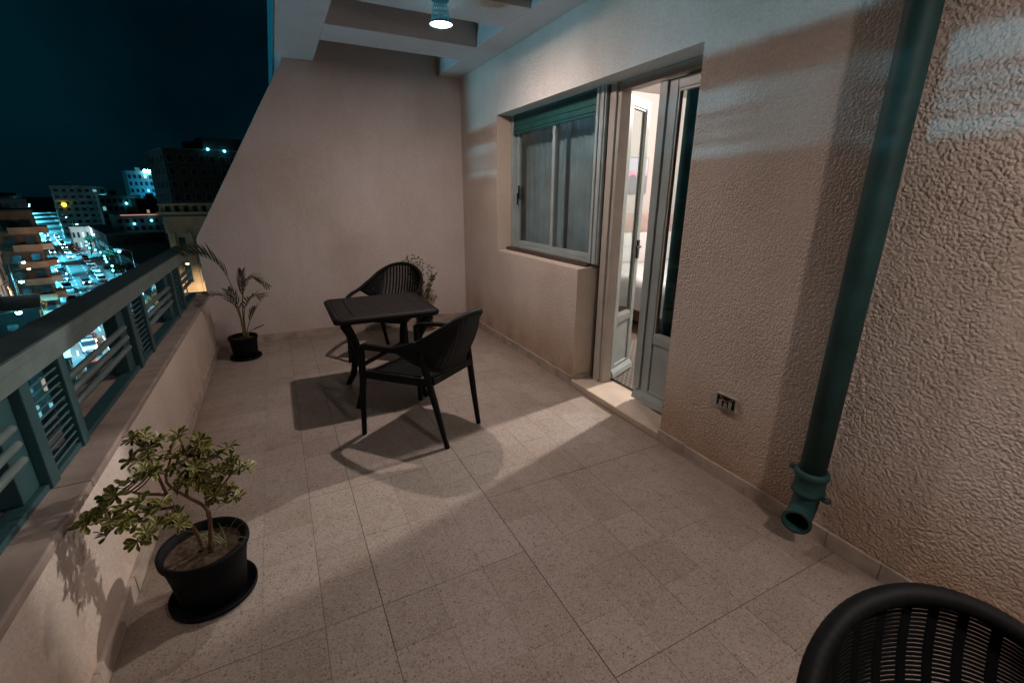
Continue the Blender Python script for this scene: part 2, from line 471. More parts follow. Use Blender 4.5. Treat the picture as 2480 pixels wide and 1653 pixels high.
for k in range(5):
    s_ = inst('shutter_slat', slm, window, (XFz+.006+.0015*(k % 2), 0, 2.026+k*.0435), (0, R(4), 0))
    bv = s_.modifiers.new('bevel', 'BEVEL'); bv.width = .004; bv.segments = 2
MB().box(XFz-.004, XFz+.016, 2.822, 4.108, 1.984, 2.002).build('shutter_end_bar', M_shut, window, bevel=.003)

# door -----------------------------------------------------------------
XD = 2.135
fr = MB()
fr.box(XD-.02, XI, 2.604, 2.704, .05, ZL-.003)
fr.box(XD-.035, XD-.02, 2.640, 2.704, .05, ZL-.003)
fr.box(XD, XI, DY0+.002, DY0+.055, .05, ZL-.003)
fr.box(XD-.02, XI-.001, DY0+.055, 2.604, 2.095, ZL-.003)
door_frame = fr.build('door_frame', M_frame2, house, bevel=.004, world=True)
MB().box(XD-.03, XI-.01, 2.7045, 2.7215, .05, ZL-.004).build('joint', M_black, house, world=True)
LW = .352
def leaf(name, loc, rz, wide=.062):
    f = MB(); t_ = .038; s_ = .062; z0, z1 = .085, 2.088
    f.box(0, wide, -t_/2, t_/2, z0, z1).box(LW-s_, LW, -t_/2, t_/2, z0, z1)
    f.box(wide, LW-s_, -t_/2+.001, t_/2-.001, z1-s_, z1).box(wide, LW-s_, -t_/2+.001, t_/2-.001, z0, z0+.075)
    f.box(wide, LW-s_, -t_/2+.001, t_/2-.001, .50, .56)
    if wide > .07: f.box(-.012, .05, -t_/2-.012, -t_/2-.0005, z0+.06, z1)
    lf = f.build(name, M_frame, house, bevel=.004)
    lf.matrix_parent_inverse = Matrix.Translation(-house.location)
    lf.location = loc; lf.rotation_euler = (0, 0, rz)
    MB().box(wide-.004, LW-s_+.004, -.009, .009, z0+.07, .505).build('kick_panel', M_frame, lf)
    MB().box(wide-.004, LW-s_+.004, -.003, .003, .555, z1-s_+.004).build('pane', M_glass, lf)
    b = MB()
    for sg in (-1, 1):
        b.box(wide, wide+.012, sg*.009-.004, sg*.009+.004, .56, z1-s_).box(LW-s_-.012, LW-s_, sg*.009-.004, sg*.009+.004, .56, z1-s_)
        b.box(wide+.012, LW-s_-.012, sg*.009-.004, sg*.009+.004, .56, .574).box(wide+.012, LW-s_-.012, sg*.009-.004, sg*.009+.004, z1-s_-.012, z1-s_)
    b.build('glazing_bead', M_frame2, lf)
    MB().add([(0,-t_/2-.001,.065),(LW,-t_/2-.001,.065),(LW,-t_/2-.03,.07),(0,-t_/2-.03,.07),(0,-t_/2-.001,.135),(LW,-t_/2-.001,.135),(LW,-t_/2-.022,.105),(0,-t_/2-.022,.105)],
         [(0,1,2,3),(4,5,6,7),(0,1,5,4),(1,2,6,5),(2,3,7,6),(3,0,4,7)]).build('weather_bar', M_frame, lf)
    return lf
# near leaf shut: hinge at the near jamb, runs away from the camera (+y); its outer face looks at the terrace (-x)
l1 = leaf('door_leaf', (XD+.035, 2.275, 0), R(-90), .122)
# far leaf folded back into the bedroom
l2 = leaf('door_leaf', (2.20, 2.640, 0), R(25))
h_ = MB().box(LW-.05, LW-.018, -.032, -.019, .98, 1.12).bar((LW-.034, -.045, 1.07), (LW-.12, -.05, 1.07), .014, .014).bar((LW-.034, -.03, 1.07), (LW-.034, -.05, 1.07), .014, .014)
h_.build('handle', MATS['dark_metal'], l2, bevel=.002)

# socket box -------------------------------------------------------------
box = empty('socket_box', (XW, 1.39, .40))
tag(box, 'broken electrical socket box set low in the stucco wall', 'socket')
fb = MB(); y0, y1, z0, z1 = 1.328, 1.452, .400, .474; xx = XW-.016
fb.box(xx, XW+.004, y0, y0+.008, z0, z1).box(xx, XW+.004, y1-.008, y1, z0, z1).box(xx, XW+.004, y0+.008, y1-.008, z0, z0+.008).box(xx, XW+.004, y0+.008, y1-.008, z1-.007, z1)
fb.build('cover_frame', mat_paint('old_plastic', (.42, .37, .31), .4, .2, 30), box, bevel=.002, world=True)
MB().box(XW-.0125, XW-.010, y0+.008, y1-.008, z0+.008, z1-.007).build('cavity_shade', M_black, box, world=True)  # flat black plate, painted for the shade inside the open box
for yy, hh in ((1.362, .034), (1.388, .022), (1.418, .030)):
    MB().box(XW-.02, XW-.0126, yy-.008, yy+.008, z0+.012, z0+.012+hh).build('socket_module', mat_paint('grey_plastic', (.33, .32, .31), .4, .2, 40), box, bevel=.002, world=True)
MB().tube(crom([(XW-.014,1.35,.462),(XW-.03,1.372,.452),(XW-.02,1.40,.447),(XW-.013,1.428,.462)], 5), .0022, 6).build('wire', mat('copper_wire', (.25,.10,.05), .4), box, True, world=True)

# ------------------------------------------------------------------ end partition wall (slanting outer edge)
part = empty('partition_wall', (.6, YE, 0))
tag(part, 'smooth beige partition wall with a slanting outer edge closing the terrace', 'wall')
prof = [(-.95, 0), (XW+.25, 0), (XW+.25, ZT), (XF+.06, ZT), (XF+.06, ZC-.02), (-.672, 1.055), (-.672, .54), (-.95, .54)]
n = len(prof)
mb = MB().add([(x, YE, z) for x, z in prof] + [(x, YE+.18, z) for x, z in prof],
              [tuple(range(n)), tuple(reversed(range(n, 2*n)))] + [(i, i+n, (i+1) % n+n, (i+1) % n) for i in range(n)])
mb.build('wall', M_end, part, bevel=.008, world=True)
skirting(part, (XP+.015, YE-.003, 0), (XW-.016, YE-.003, 0), 13, 0, -1, .085)

# ------------------------------------------------------------------ parapet wall with coping stones
par = empty('parapet_wall', (XP-.15, 2, 0))
tag(par, 'low plastered parapet wall with stone coping below the railing', 'parapet')
M_par = mat_stucco('parapet_plaster', (.68, .60, .53), 0, .5)
MB().box(XP-.30, XP, YB, YE-.001, -.3, .508).build('wall', M_par, par, world=True)
skirting(par, (XP+.001, YB, 0), (XP+.001, YE-.016, 0), 18, 1, 0, .075, .016)
y = YB
for L in (1.02, .98, 1.0, .975, 1.12, 1.01, 1.185):
    MB().box(XP-.33, XP+.012, y+.0015, min(y+L, YE-.002)-.0015, .509, .54+rnd.uniform(-.0008, .0008)).build('coping_stone', M_coping, par, bevel=.006, world=True)
    y += L
    if y > YE-.05: break

# ------------------------------------------------------------------ railing
rail = empty('balcony_railing', (-.78, 2, .54))
tag(rail, 'teal painted metal balcony railing with louvre panels and open bars', 'railing')
XR0, XR1 = -.745, -.80
MB().box(-.84, -.722, YB, YE-.004, .957, .992).build('top_rail', M_rail, rail, bevel=.004, world=True)
MB().box(-.842, -.7205, YB, YE-.0045, .9921, .999).build('handrail_cap', M_cap, rail, bevel=.002, world=True)
MB().box(-.832, -.728, YB, YE-.005, .905, .956).build('top_rail', M_rail, rail, bevel=.003, world=True)
MB().box(-.815, -.757, YB, YE-.006, .541, .562).build('bottom_rail', M_railp, rail, bevel=.003, world=True)
slm = MB().box(-.012, .012, -.118, .118, -.003, .003).mesh('slat'); slm.materials.append(M_railp)
y0 = 1.655 - 1.19*3
ys = [y0 + 1.19*k for k in range(6)]
for y0 in ys:
    if y0 > YE-.5: continue
    MB().box(-.835, -.775, y0, y0+.108, .563, .904).build('post', M_railp, rail, bevel=.004, world=True)
    MB().box(-.80, -.748, y0+.112, y0+.172, .542, .9045).build('stile', M_railp, rail, bevel=.004, world=True)
    MB().box(-.80, -.748, y0+.402, y0+.458, .542, .9045).build('stile', M_railp, rail, bevel=.004, world=True)
    for k in range(12):
        s_ = inst('slat', slm, None, (-.770, y0+.287, .575+k*.0277), (0, R(-38), 0)); put(s_, rail, True)
for k in range(-1, 6):
    ya = y0 = 1.655 + 1.19*(k-3) + .40
    yb = ya + .86
    ya, yb = max(ya, YB), min(yb, YE-.01)
    if yb - ya < .2: continue
    for z in (.683, .735, .787):
        MB().tube([(-.770, ya, z), (-.770, ya+.012, z), (-.770, yb-.012, z), (-.770, yb, z)], [.006, .0135, .0135, .006], 8).build('bar', M_rail, rail, True, world=True)

# ------------------------------------------------------------------ roof slab with open slots, carried past the partition
ceil = empty('ceiling', (1.0, 1.5, ZC)); tag(ceil, 'slotted concrete pergola roof over the terrace', kind='structure')
MB().box(XF, .51, YB, 9.0, ZC, ZT).build('edge_beam', M_ceil, ceil, bevel=.006, world=True)
MB().box(XF-.006, XF-.0005, YB, 9.0, ZC-.004, ZT+.01).build('fascia', mat_paint('fascia_teal_spill', (.03, .30, .36), .5, .1, 6), ceil, world=True)  # teal street light on the edge is painted into this colour
MB().box(1.70, XW-.004, YB, YE-.002, ZC, ZT).build('wall_beam', M_ceil, ceil, bevel=.004, world=True)
yb0 = 4.02
for k in range(7):
    a = 4.02 - .93*k; b = a + .40
    if k == 0: pass
    if b < YB: break
    MB().box(.5101, 1.6999, a, b, ZC+.001, ZT-.001).build('cross_beam', M_ceil, ceil, bevel=.005, world=True)
MB().box(.5101, XW+.2, YE+.185, 9.0, ZC, ZT).build('neighbour_slab', M_ceil, ceil, world=True)

# ------------------------------------------------------------------ ceiling lamps
M_bulb = mat('lamp_diffuser', (.9, .9, .9), .5, emis=LAMP_COL, estr=LAMP_STR)
M_diff = mat('lamp_frosted', (.8, .85, .88), .5, emis=(.80, .97, 1.0), estr=7.0)
M_refl = mat('lamp_reflector', (.7, .8, .85), .4, emis=(.25, .8, 1.0), estr=2.5)
M_shade = mat('lamp_shade_metal', (.05, .13, .15), .35, emis=(.03, .30, .42), estr=.15)
_b = bsdf(M_shade); _o = M_shade.node_tree.nodes['Material Output']
_t = nd(M_shade, 'ShaderNodeBsdfTransparent'); _t.inputs[0].default_value = (.8, .95, 1, 1); _m = nd(M_shade, 'ShaderNodeMixShader'); _m.inputs[0].default_value = .5
lk(M_shade, _b.outputs[0], _m.inputs[1]); lk(M_shade, _t.outputs[0], _m.inputs[2]); lk(M_shade, _m.outputs[0], _o.inputs['Surface'])
def lamp(loc, label):
    L = empty('ceiling_lamp', loc); tag(L, label, 'lamp', 'ceiling lamps')
    x, y, z = loc
    top = ZC - z
    # perforated bell: rings of short wall pieces with gaps between
    s = MB(); seg = 40; rows = 11
    def rr(t): return .072*(1-t) + .044*t - .006*math.sin(t*PI)
    for i in range(rows):
        for k in range(seg):
            if i not in (0, rows-1) and i % 2 == 1 and (k + (i//2) % 2) % 2 == 0: continue
            t0_, t1_ = i/rows, (i+1)/rows; a0, a1 = 2*PI*k/seg, 2*PI*(k+1)/seg
            s.add([(rr(t0_)*math.cos(a0), rr(t0_)*math.sin(a0), t0_*top), (rr(t0_)*math.cos(a1), rr(t0_)*math.sin(a1), t0_*top),
                   (rr(t1_)*math.cos(a1), rr(t1_)*math.sin(a1), t1_*top), (rr(t1_)*math.cos(a0), rr(t1_)*math.sin(a0), t1_*top)], [(0,1,2,3)])
    s.build('shade', M_shade, L)
    MB().lathe([(.05, top-.022), (.055, top-.020), (.055, top-.0005)], seg=24, close=True).build('ceiling_rose', M_pipe, L, True)
    MB().lathe([(.0715, -.001), (.075, 0), (.075, .008), (.0725, .009)], seg=40).build('rim', M_pipe, L, True)
    MB().lathe([(.0005, -.0075), (.012, -.007), (.024, -.005), (.034, -.001)], seg=28).build('bulb', M_bulb, L, True)
    MB().lathe([(.0341, -.001), (.05, .001), (.068, .004)], seg=32).build('diffuser', M_diff, L, True)
    MB().lathe([(.0005, .014), (.04, .014), (.066, .0085)], seg=32).build('reflector', M_refl, L, True)
    return L
lamp((1.105, 3.185, 2.472), 'small lit bell lamp under the slotted ceiling')
lamp((1.105, -.535, 2.472), 'second bell lamp under the slotted ceiling near the downpipe')

# ------------------------------------------------------------------ downpipe
pipe = empty('downpipe', (1.888, .90, .12)); tag(pipe, 'dark green downpipe with an open elbow at its foot', 'pipe')
MB().tube([(1.888, .90, .28), (1.888, .90, 1.2), (1.888, .90, 2.2), (1.888, .90, 4.2)], .0495, 24).build('pipe', M_pipe, pipe, True, world=True)
MB().lathe([(.050, .345), (.060, .343), (.0655, .333), (.0655, .318), (.059, .312), (.059, .256), (.063, .252), (.063, .238), (.055, .232), (.050, .222)], (1.888, .90, 0), 28).build('collar', M_pipe, pipe, True, world=True)
for yy, zz in ((.90+.074, .326), (.90-.076, .247)):
    MB().tube([(1.875, yy-.018, zz), (1.875, yy-.004, zz), (1.875, yy+.008, zz), (1.875, yy+.012, zz)], [.011, .012, .012, .007], 10).build('bolt', M_pipe, pipe, True, world=True)
ec = crom([(1.888, .90, .235), (1.886, .90, .185), (1.870, .897, .150), (1.840, .888, .135), (1.798, .872, .131)], 5)
e = MB(); ni = len(ec)
e.tube(ec, [.050]*(ni-3) + [.054, .057, .057], 28, cap=False)
e.tube(ec[3:], .043, 28, cap=False)
# lip ring joining outer and inner skin
k0 = (ni-1)*28; k1 = len(e.v)-28
e.f += [(k0+i, k0+(i+1) % 28, k1+(i+1) % 28, k1+i) for i in range(28)]
e.build('elbow', M_pipe, pipe, True, world=True)
MB().lathe([(.0505, 2.29), (.058, 2.292), (.058, 2.325), (.0505, 2.327)], (1.888, .90, 0), 28).build('clip', M_pipe, pipe, True, world=True)
MB().tube([(1.885, .962, 2.309), (1.885, .985, 2.309)], .011, 10).build('bolt', M_pipe, pipe, True, world=True)
MB().box(1.93, 1.975, .88, .92, 2.295, 2.322).build('bracket', M_pipe, pipe, world=True)

# ------------------------------------------------------------------ chairs
def lerp_tab(tab, x):
    x = abs(x)
    for i in range(len(tab)-1):
        if x <= tab[i+1][0] or i == len(tab)-2:
            a, b = tab[i], tab[i+1]; t = (x-a[0])/(b[0]-a[0]); t = max(0, min(1, t))
            return tuple(a[k]+(b[k]-a[k])*t for k in (1, 2))
hU = [(.285, -.02, .617), (.262, -.17, .667), (.208, -.28, .737), (.115, -.345, .792), (0, -.366, .812)]
fullU = crom([(-x, y, z) for x, y, z in hU[:-1]] + [(x, y, z) for x, y, z in reversed(hU)], 8)
fineU = crom([(-x, y, z) for x, y, z in hU[:-1]] + [(x, y, z) for x, y, z in reversed(hU)], 36)
hL = [(.283, -.03, .607), (.25, -.10, .553), (.195, -.18, .50), (.115, -.222, .465), (0, -.235, .455)]
fullL = crom([(-x, y, z) for x, y, z in hL[:-1]] + [(x, y, z) for x, y, z in reversed(hL)], 8)
def at_x(curve, x):
    for i in range(len(curve)-1):
        a, b = curve[i], curve[i+1]
        if a.x <= x <= b.x:
            t = (x-a.x)/(b.x-a.x+1e-9); return a.lerp(b, t)
    return curve[0].copy() if x < 0 else curve[-1].copy()
def panel(s, v):
    a = at_x(fullU, s*.284); b = at_x(fullL, s*.282); p = a.lerp(b, v)
    return p + Vector((0, -.028*math.sin(PI*v)*(1-abs(s)**3), 0))
def pnorm(s, v):
    e_ = .01
    a = panel(min(s+e_, 1), v) - panel(max(s-e_, -1), v); b = panel(s, min(v+e_, 1)) - panel(s, max(v-e_, 0))
    nn = a.cross(b)
    return nn if nn.length > 1e-9 else Vector((0, 1, 0))
def seat_pt(u, v):
    """u across -1..1, v back 0 .. front 1"""
    y = -.215 + .435*v; hw = .195 + .052*v
    z = .432 - .022*(1-u*u)*math.sin(PI*min(v*1.05, 1)) - (.022*max(0, (v-.86)/.14)**2) + .015*(1-v)
    return Vector((u*hw, y, z))
def seat_n(u, v):
    e_ = .02
    return (seat_pt(u+e_, v)-seat_pt(u-e_, v)).cross(seat_pt(u, v+e_)-seat_pt(u, v-e_))
def make_chair(loc, facing, label, N=19, sw=.0056):
    c = empty('armchair', loc, R(facing-90)); tag(c, label, 'chair', 'black woven terrace armchairs')
    for sg in (-1, 1):
        MB().tube(crom([(sg*.282, .283, 0), (sg*.272, .277, .2), (sg*.262, .268, .42), (sg*.256, .262, .575)], 4),
                  [.0155 + .0045*min(1, i/8) for i in range(13)], 12).build('leg', M_resin, c, True)
        MB().tube(crom([(sg*.178, -.282, 0), (sg*.196, -.238, .22), (sg*.215, -.200, .42), (sg*.238, -.165, .60)], 4),
                  [.0155 + .005*min(1, i/6) for i in range(13)], 12).build('leg', M_resin, c, True)
        MB().tube(crom([(sg*.256, .275, .566), (sg*.266, .225, .594), (sg*.282, .12, .605), (sg*.287, -.02, .617), (sg*.262, -.17, .667)], 6),
                  [.018, .021] + [.020]*21 + [.021, .019], 12, flat=.72).build('armrest', M_resin, c, True)
        MB().bar((sg*.258, .26, .405), (sg*.206, -.215, .415), .022, .05).build('seat_rail', M_resin, c, bevel=.005)
    MB().tube(fineU, [(.0158 + .0012*math.sin(PI*i/(len(fineU)-1)))*(1+.012*math.sin(i*1.45)) for i in range(len(fineU))], 14, flat=.85).build('back_rim', M_resin, c, True)
    MB().tube(fullL, .0125, 8).build('lower_rim', M_resin, c, True)
    MB().bar((-.25, .232, .40), (.25, .232, .40), .022, .05).build('seat_rail', M_resin, c, bevel=.005)
    MB().bar((-.205, -.218, .425), (.205, -.218, .425), .022, .045).build('seat_rail', M_resin, c, bevel=.005)
    for i in range(N):
        s = -.93 + 1.86*i/(N-1)
        vv = [k/9 for k in range(10)]
        MB().ribbon([panel(s, v) for v in vv], [pnorm(s, v) for v in vv], .0145, .004).build('slat', M_resin, c)
    wv = MB()
    for j in range(44):
        v = .02 + .96*j/43
        ss = [-.99+1.98*k/26 for k in range(27)]
        wv.ribbon([panel(s, v) for s in ss], [pnorm(s, v) for s in ss], sw, .0030)
    o = wv.build('back_weave', M_resin, c); o['kind'] = 'stuff'
    st = MB()
    for i in range(40):
        u = -.985+1.97*i/39
        vv = [k/12 for k in range(13)]
        st.ribbon([seat_pt(u, v) for v in vv], [seat_n(u, v) for v in vv], .0098, .004)
    for j in range(36):
        v = .01+.98*j/35
        uu = [-1+2*k/10 for k in range(11)]
        st.ribbon([seat_pt(u, v)+Vector((0, 0, .0012 if j % 2 else -.0012)) for u in uu], [seat_n(u, v) for u in uu], .0098, .004)
    o = st.build('seat', M_resin, c); o['kind'] = 'stuff'
    return c
make_chair((.719, 2.636, 0), 125.7, 'black woven resin armchair in front of the table, its back to the door')
make_chair((.832, 4.146, 0), 233.0, 'black woven resin armchair behind the table near the end wall')
make_chair((.700, -.104, 0), 244.0, 'black woven resin armchair cut off at the bottom of the picture beside the downpipe', 13, .0046)

# ------------------------------------------------------------------ table
tb = empty('table', (.60, 3.335, 0)); tag(tb, 'square black resin table with curved legs between the two chairs', 'table')
def rrect(hx, hy, r_, n_=6):
    out = []
    for cx, cy_, a0 in ((hx-r_, hy-r_, 0), (-hx+r_, hy-r_, 90), (-hx+r_, -hy+r_, 180), (hx-r_, -hy+r_, 270)):
        for k in range(n_+1):
            a = R(a0+90*k/n_); out.append((cx+r_*math.cos(a), cy_+r_*math.sin(a)))
    return out
s = MB(); lv = []
for hx, z in ((.338, .636), (.352, .642), (.357, .662), (.350, .676), (.338, .683), (.325, .684), (.321, .680)):
    lv.append([(x, y, z) for x, y in rrect(hx, hx-.012, .045)])
n = len(lv[0])
for L in lv: s.v += L
for i in range(len(lv)-1):
    s.f += [(i*n+k, i*n+(k+1) % n, (i+1)*n+(k+1) % n, (i+1)*n+k) for k in range(n)]
s.f.append(tuple(range(n)))
s.build('edge', M_tabtop, tb, True)
for x0, x1 in ((-.318, -.228), (-.226, .226), (.228, .318)):
    MB().box(x0, x1, -.306, .306, .660, .6815+rnd.uniform(-.0005, .0005)).build('plank', M_tabtop, tb, bevel=.003)
pit = MB()
for a in range(24):
    for b in range(22):
        if rnd.random() < .55:
            x, y = -.30+a*.026, -.29+b*.027
            pit.box(x-.002, x+.002, y-.008, y+.008, .6817, .6826)
o = pit.build('wicker_relief', M_resin, tb); o['kind'] = 'stuff'
for ax in (45, 135, 225, 315):
    d = Vector((math.cos(R(ax)), math.sin(R(ax)), 0))
    prof = [(.40, .625), (.365, .57), (.315, .48), (.285, .38), (.270, .28), (.272, .18), (.295, .09), (.335, .03), (.352, .0)]
    MB().tube([d*r_+Vector((0, 0, z)) for r_, z in prof], [.034, .032, .028, .026, .025, .024, .023, .021, .019], 12).build('leg', M_resin, tb, True)
MB().bar((-.19, -.19, .30), (.19, .19, .30), .03, .022).build('stretcher', M_resin, tb, bevel=.004)
MB().bar((-.19, .19, .323), (.19, -.19, .323), .03, .022).build('stretcher', M_resin, tb, bevel=.004)

# ------------------------------------------------------------------ plants
def leafmesh(mbx, base, d, nrm, L, wd, fold=.25, droop=.15, st=((0, .06), (.35, .55), (.68, 1.0), (.9, .72), (1.0, .05))):
    """one obovate leaf; edge attribute 0 on the midrib, 1 on the margin"""
    d = d.normalized(); sd = d.cross(nrm).normalized(); nn = sd.cross(d).normalized()
    i0 = len(mbx.v)
    for t, w_ in st:
        c = base + d*(t*L) - nn*(droop*L*t*t)
        e_ = nn*(fold*wd*.5*w_)
        mbx.v += [tuple(c-sd*wd*.5*w_+e_), tuple(c), tuple(c+sd*wd*.5*w_+e_)]; mbx.edge += [1.0, 0.0, 1.0]
    for k in range(len(st)-1):
        a = i0+k*3
        mbx.f += [(a, a+1, a+4, a+3), (a+1, a+2, a+5, a+4)]
def with_edge(o, e_):
    at = o.data.attributes.new('edge', 'FLOAT', 'POINT'); at.data.foreach_set('value', e_)
def pot(t, r_top, r_bot, hgt, r_sau, mt=M_pot):
    MB().lathe([(r_bot*.2, .012), (r_bot, .012), (r_bot+(r_top-r_bot)*.45, hgt*.55), (r_top*.965, hgt*.86), (r_top*1.0, hgt*.87), (r_top*1.03, hgt*.90),
                (r_top*1.035, hgt*.97), (r_top*1.01, hgt), (r_top*.93, hgt*.99), (r_top*.88, hgt*.8)], seg=48).build('pot', mt, t, True)
    MB().lathe([(r_sau*.1, .001), (r_sau*.85, .001), (r_sau, .010), (r_sau*1.01, .026), (r_sau*.97, .027), (r_sau*.93, .012), (r_sau*.2, .010)], seg=48).build('saucer', mt, t, True)
    s = MB(); rs = r_top*.9; ng = 16; ring = 6
    vs_ = [(0, 0, hgt*.86)]
    for i in range(1, ring+1):
        for k in range(24):
            a = 2*PI*k/24; q = rs*i/ring
            vs_.append((q*math.cos(a), q*math.sin(a), hgt*.84 + rnd.uniform(-.007, .009)*(1 if i < ring else 0)))
    fs_ = [(0, 1+k, 1+(k+1) % 24) for k in range(24)]
    for i in range(ring-1):
        fs_ += [(1+i*24+k, 1+(i+1)*24+k, 1+(i+1)*24+(k+1) % 24, 1+i*24+(k+1) % 24) for k in range(24)]
    s.add(vs_, fs_).build('soil', M_soil, t, True)
def blades(t, base, n_, L, mt, name='grass_blades'):
    g = MB()
    for k in range(n_):
        a = rnd.uniform(0, 2*PI); b = base + Vector((rnd.gauss(0, .02), rnd.gauss(0, .02), 0))
        d = Vector((math.cos(a), math.sin(a), 0)); l_ = L*rnd.uniform(.5, 1.1); sd = Vector((-d.y, d.x, 0))*.0016
        p = [b + d*(l_*q*.75) + Vector((0, 0, l_*(q*1.1-.75*q*q))) for q in (0, .33, .66, 1)]
        i0 = len(g.v)
        for q, c in enumerate(p): g.v += [tuple(c-sd*(1-q/3.4)), tuple(c+sd*(1-q/3.4))]
        g.f += [(i0+2*q, i0+2*q+1, i0+2*q+3, i0+2*q+2) for q in range(3)]
    o = g.build(name, mt, t, keep=True); o['kind'] = 'stuff'; return o

# bushy shrub in the big pot
M_leaf1 = mat_leaf('shrub_leaf', (.10, .115, .022), (.42, .36, .11), (.04, .05, .010))
M_bark = mat_paint('bark', (.13, .075, .045), .8, .3, 40)
sh = empty('potted_shrub', (-.392, 1.712, 0)); tag(sh, 'bushy variegated shrub in a big black pot beside the parapet', 'potted plant')
pot(sh, .140, .108, .232, .143)
SB = Vector(sh.location)
ros = [(-.6,1.5,.55),(-.588,1.53,.553),(-.572,1.52,.488),(-.555,1.53,.523),(-.57,1.54,.558),(-.532,1.55,.538),(-.548,1.58,.572),(-.52,1.55,.496),(-.528,1.6,.589),(-.496,1.6,.604),(-.492,1.58,.541),(-.475,1.58,.496),(-.464,1.57,.448),(-.485,1.56,.423),(-.437,1.6,.429),(-.413,1.6,.406),(-.451,1.6,.5),(-.52,1.68,.632),(-.507,1.7,.693),(-.474,1.7,.704),(-.466,1.7,.651),(-.44,1.72,.666),(-.421,1.72,.615),(-.457,1.7,.603)]
ros2 = [(-.4,1.75,.647),(-.392,1.75,.584),(-.357,1.76,.617),(-.342,1.76,.586),(-.421,1.72,.561),(-.392,1.75,.528),(-.365,1.75,.535),(-.332,1.78,.537),(-.302,1.8,.532),(-.268,1.8,.507),(-.248,1.8,.457),(-.289,1.8,.477),(-.327,1.78,.47),(-.355,1.76,.483),(-.386,1.75,.477),(-.353,1.76,.432),(-.319,1.78,.423),(-.295,1.8,.372),(-.284,1.8,.338),(-.312,1.79,.331),(-.342,1.77,.377),(-.368,1.75,.457),(-.41,1.74,.477),(-.483,1.66,.595),(-.465,1.66,.577)]
k_ = .955
ros += [(x*k_, y*k_, 1.44+(z-1.44)*k_) for x, y, z in ros2]
br = MB()
def brn(pts, r0, r1):
    q = crom(pts, 4); br.tube([p-SB for p in map(Vector, q)], [r0+(r1-r0)*i/(len(q)-1) for i in range(len(q))], 7)
stems = [[(-.395,1.715,.19),(-.405,1.70,.30),(-.438,1.67,.43),(-.450,1.67,.50),(-.463,1.68,.577),(-.484,1.70,.656)],
         [(-.438,1.67,.43),(-.47,1.63,.46),(-.50,1.59,.49),(-.541,1.55,.512),(-.585,1.52,.531)],
         [(-.375,1.70,.19),(-.352,1.68,.33),(-.353,1.67,.40),(-.40,1.68,.455),(-.445,1.69,.52),(-.42,1.70,.60)],
         [(-.352,1.67,.36),(-.345,1.69,.45),(-.33,1.69,.50),(-.335,1.69,.56)],
         [(-.353,1.67,.39),(-.305,1.70,.44),(-.265,1.715,.48)],
         [(-.45,1.66,.49),(-.50,1.61,.545),(-.53,1.6,.575)],
         [(-.44,1.65,.43),(-.46,1.60,.44),(-.48,1.575,.44)],
         [(-.40,1.68,.455),(-.385,1.68,.52),(-.37,1.68,.60)]]
nodes_ = []
for i, st in enumerate(stems):
    brn(st, .0085 if i in (0, 2) else .0055, .003); nodes_ += [Vector(p) for p in crom(st, 4)[4:]]
crn = MB()
allr = []
for p in ros:
    allr.append(Vector(p))
    for _ in range(1 if rnd.random() < .9 else 0): allr.append(Vector(p)+Vector((rnd.gauss(0, .022), rnd.gauss(0, .03), rnd.gauss(0, .018))))
for p in allr:
    if p.x < XP+.02 and p.z < .56: p.x = XP+.03
    nr = min(nodes_, key=lambda q: (q-p).length)
    ax = ((p-nr).normalized()*.6 + Vector((rnd.gauss(0, .3), rnd.gauss(0, .3), .75))).normalized()
    if (p-nr).length > .015: brn([tuple(nr), tuple(nr.lerp(p, .5)+Vector((0, 0, -.006))), tuple(p)], .0028, .0016)
    b = p-SB
    t1 = ax.orthogonal().normalized(); t2 = ax.cross(t1)
    nl = rnd.randint(9, 13)
    for k in range(nl):
        a = 2*PI*k/nl*1.0 + rnd.uniform(-.3, .3); el = rnd.uniform(-.25, .75) if k < nl*.7 else rnd.uniform(.6, 1.2)
        d = (t1*math.cos(a)+t2*math.sin(a))*math.cos(el) + ax*math.sin(el)
        L = rnd.uniform(.025, .040)
        leafmesh(crn, b - ax*rnd.uniform(0, .012), d, ax, L, L*rnd.uniform(.40, .52), .3, rnd.uniform(.0, .35))
br.build('stem', M_bark, sh, True)
o = crn.build('crown', M_leaf1, sh, keep=True); with_edge(o, crn.edge)
M_grass = mat('pot_grass', (.10, .13, .045), .7)
blades(sh, Vector((.035, .0, .20)), 34, .15, M_grass)

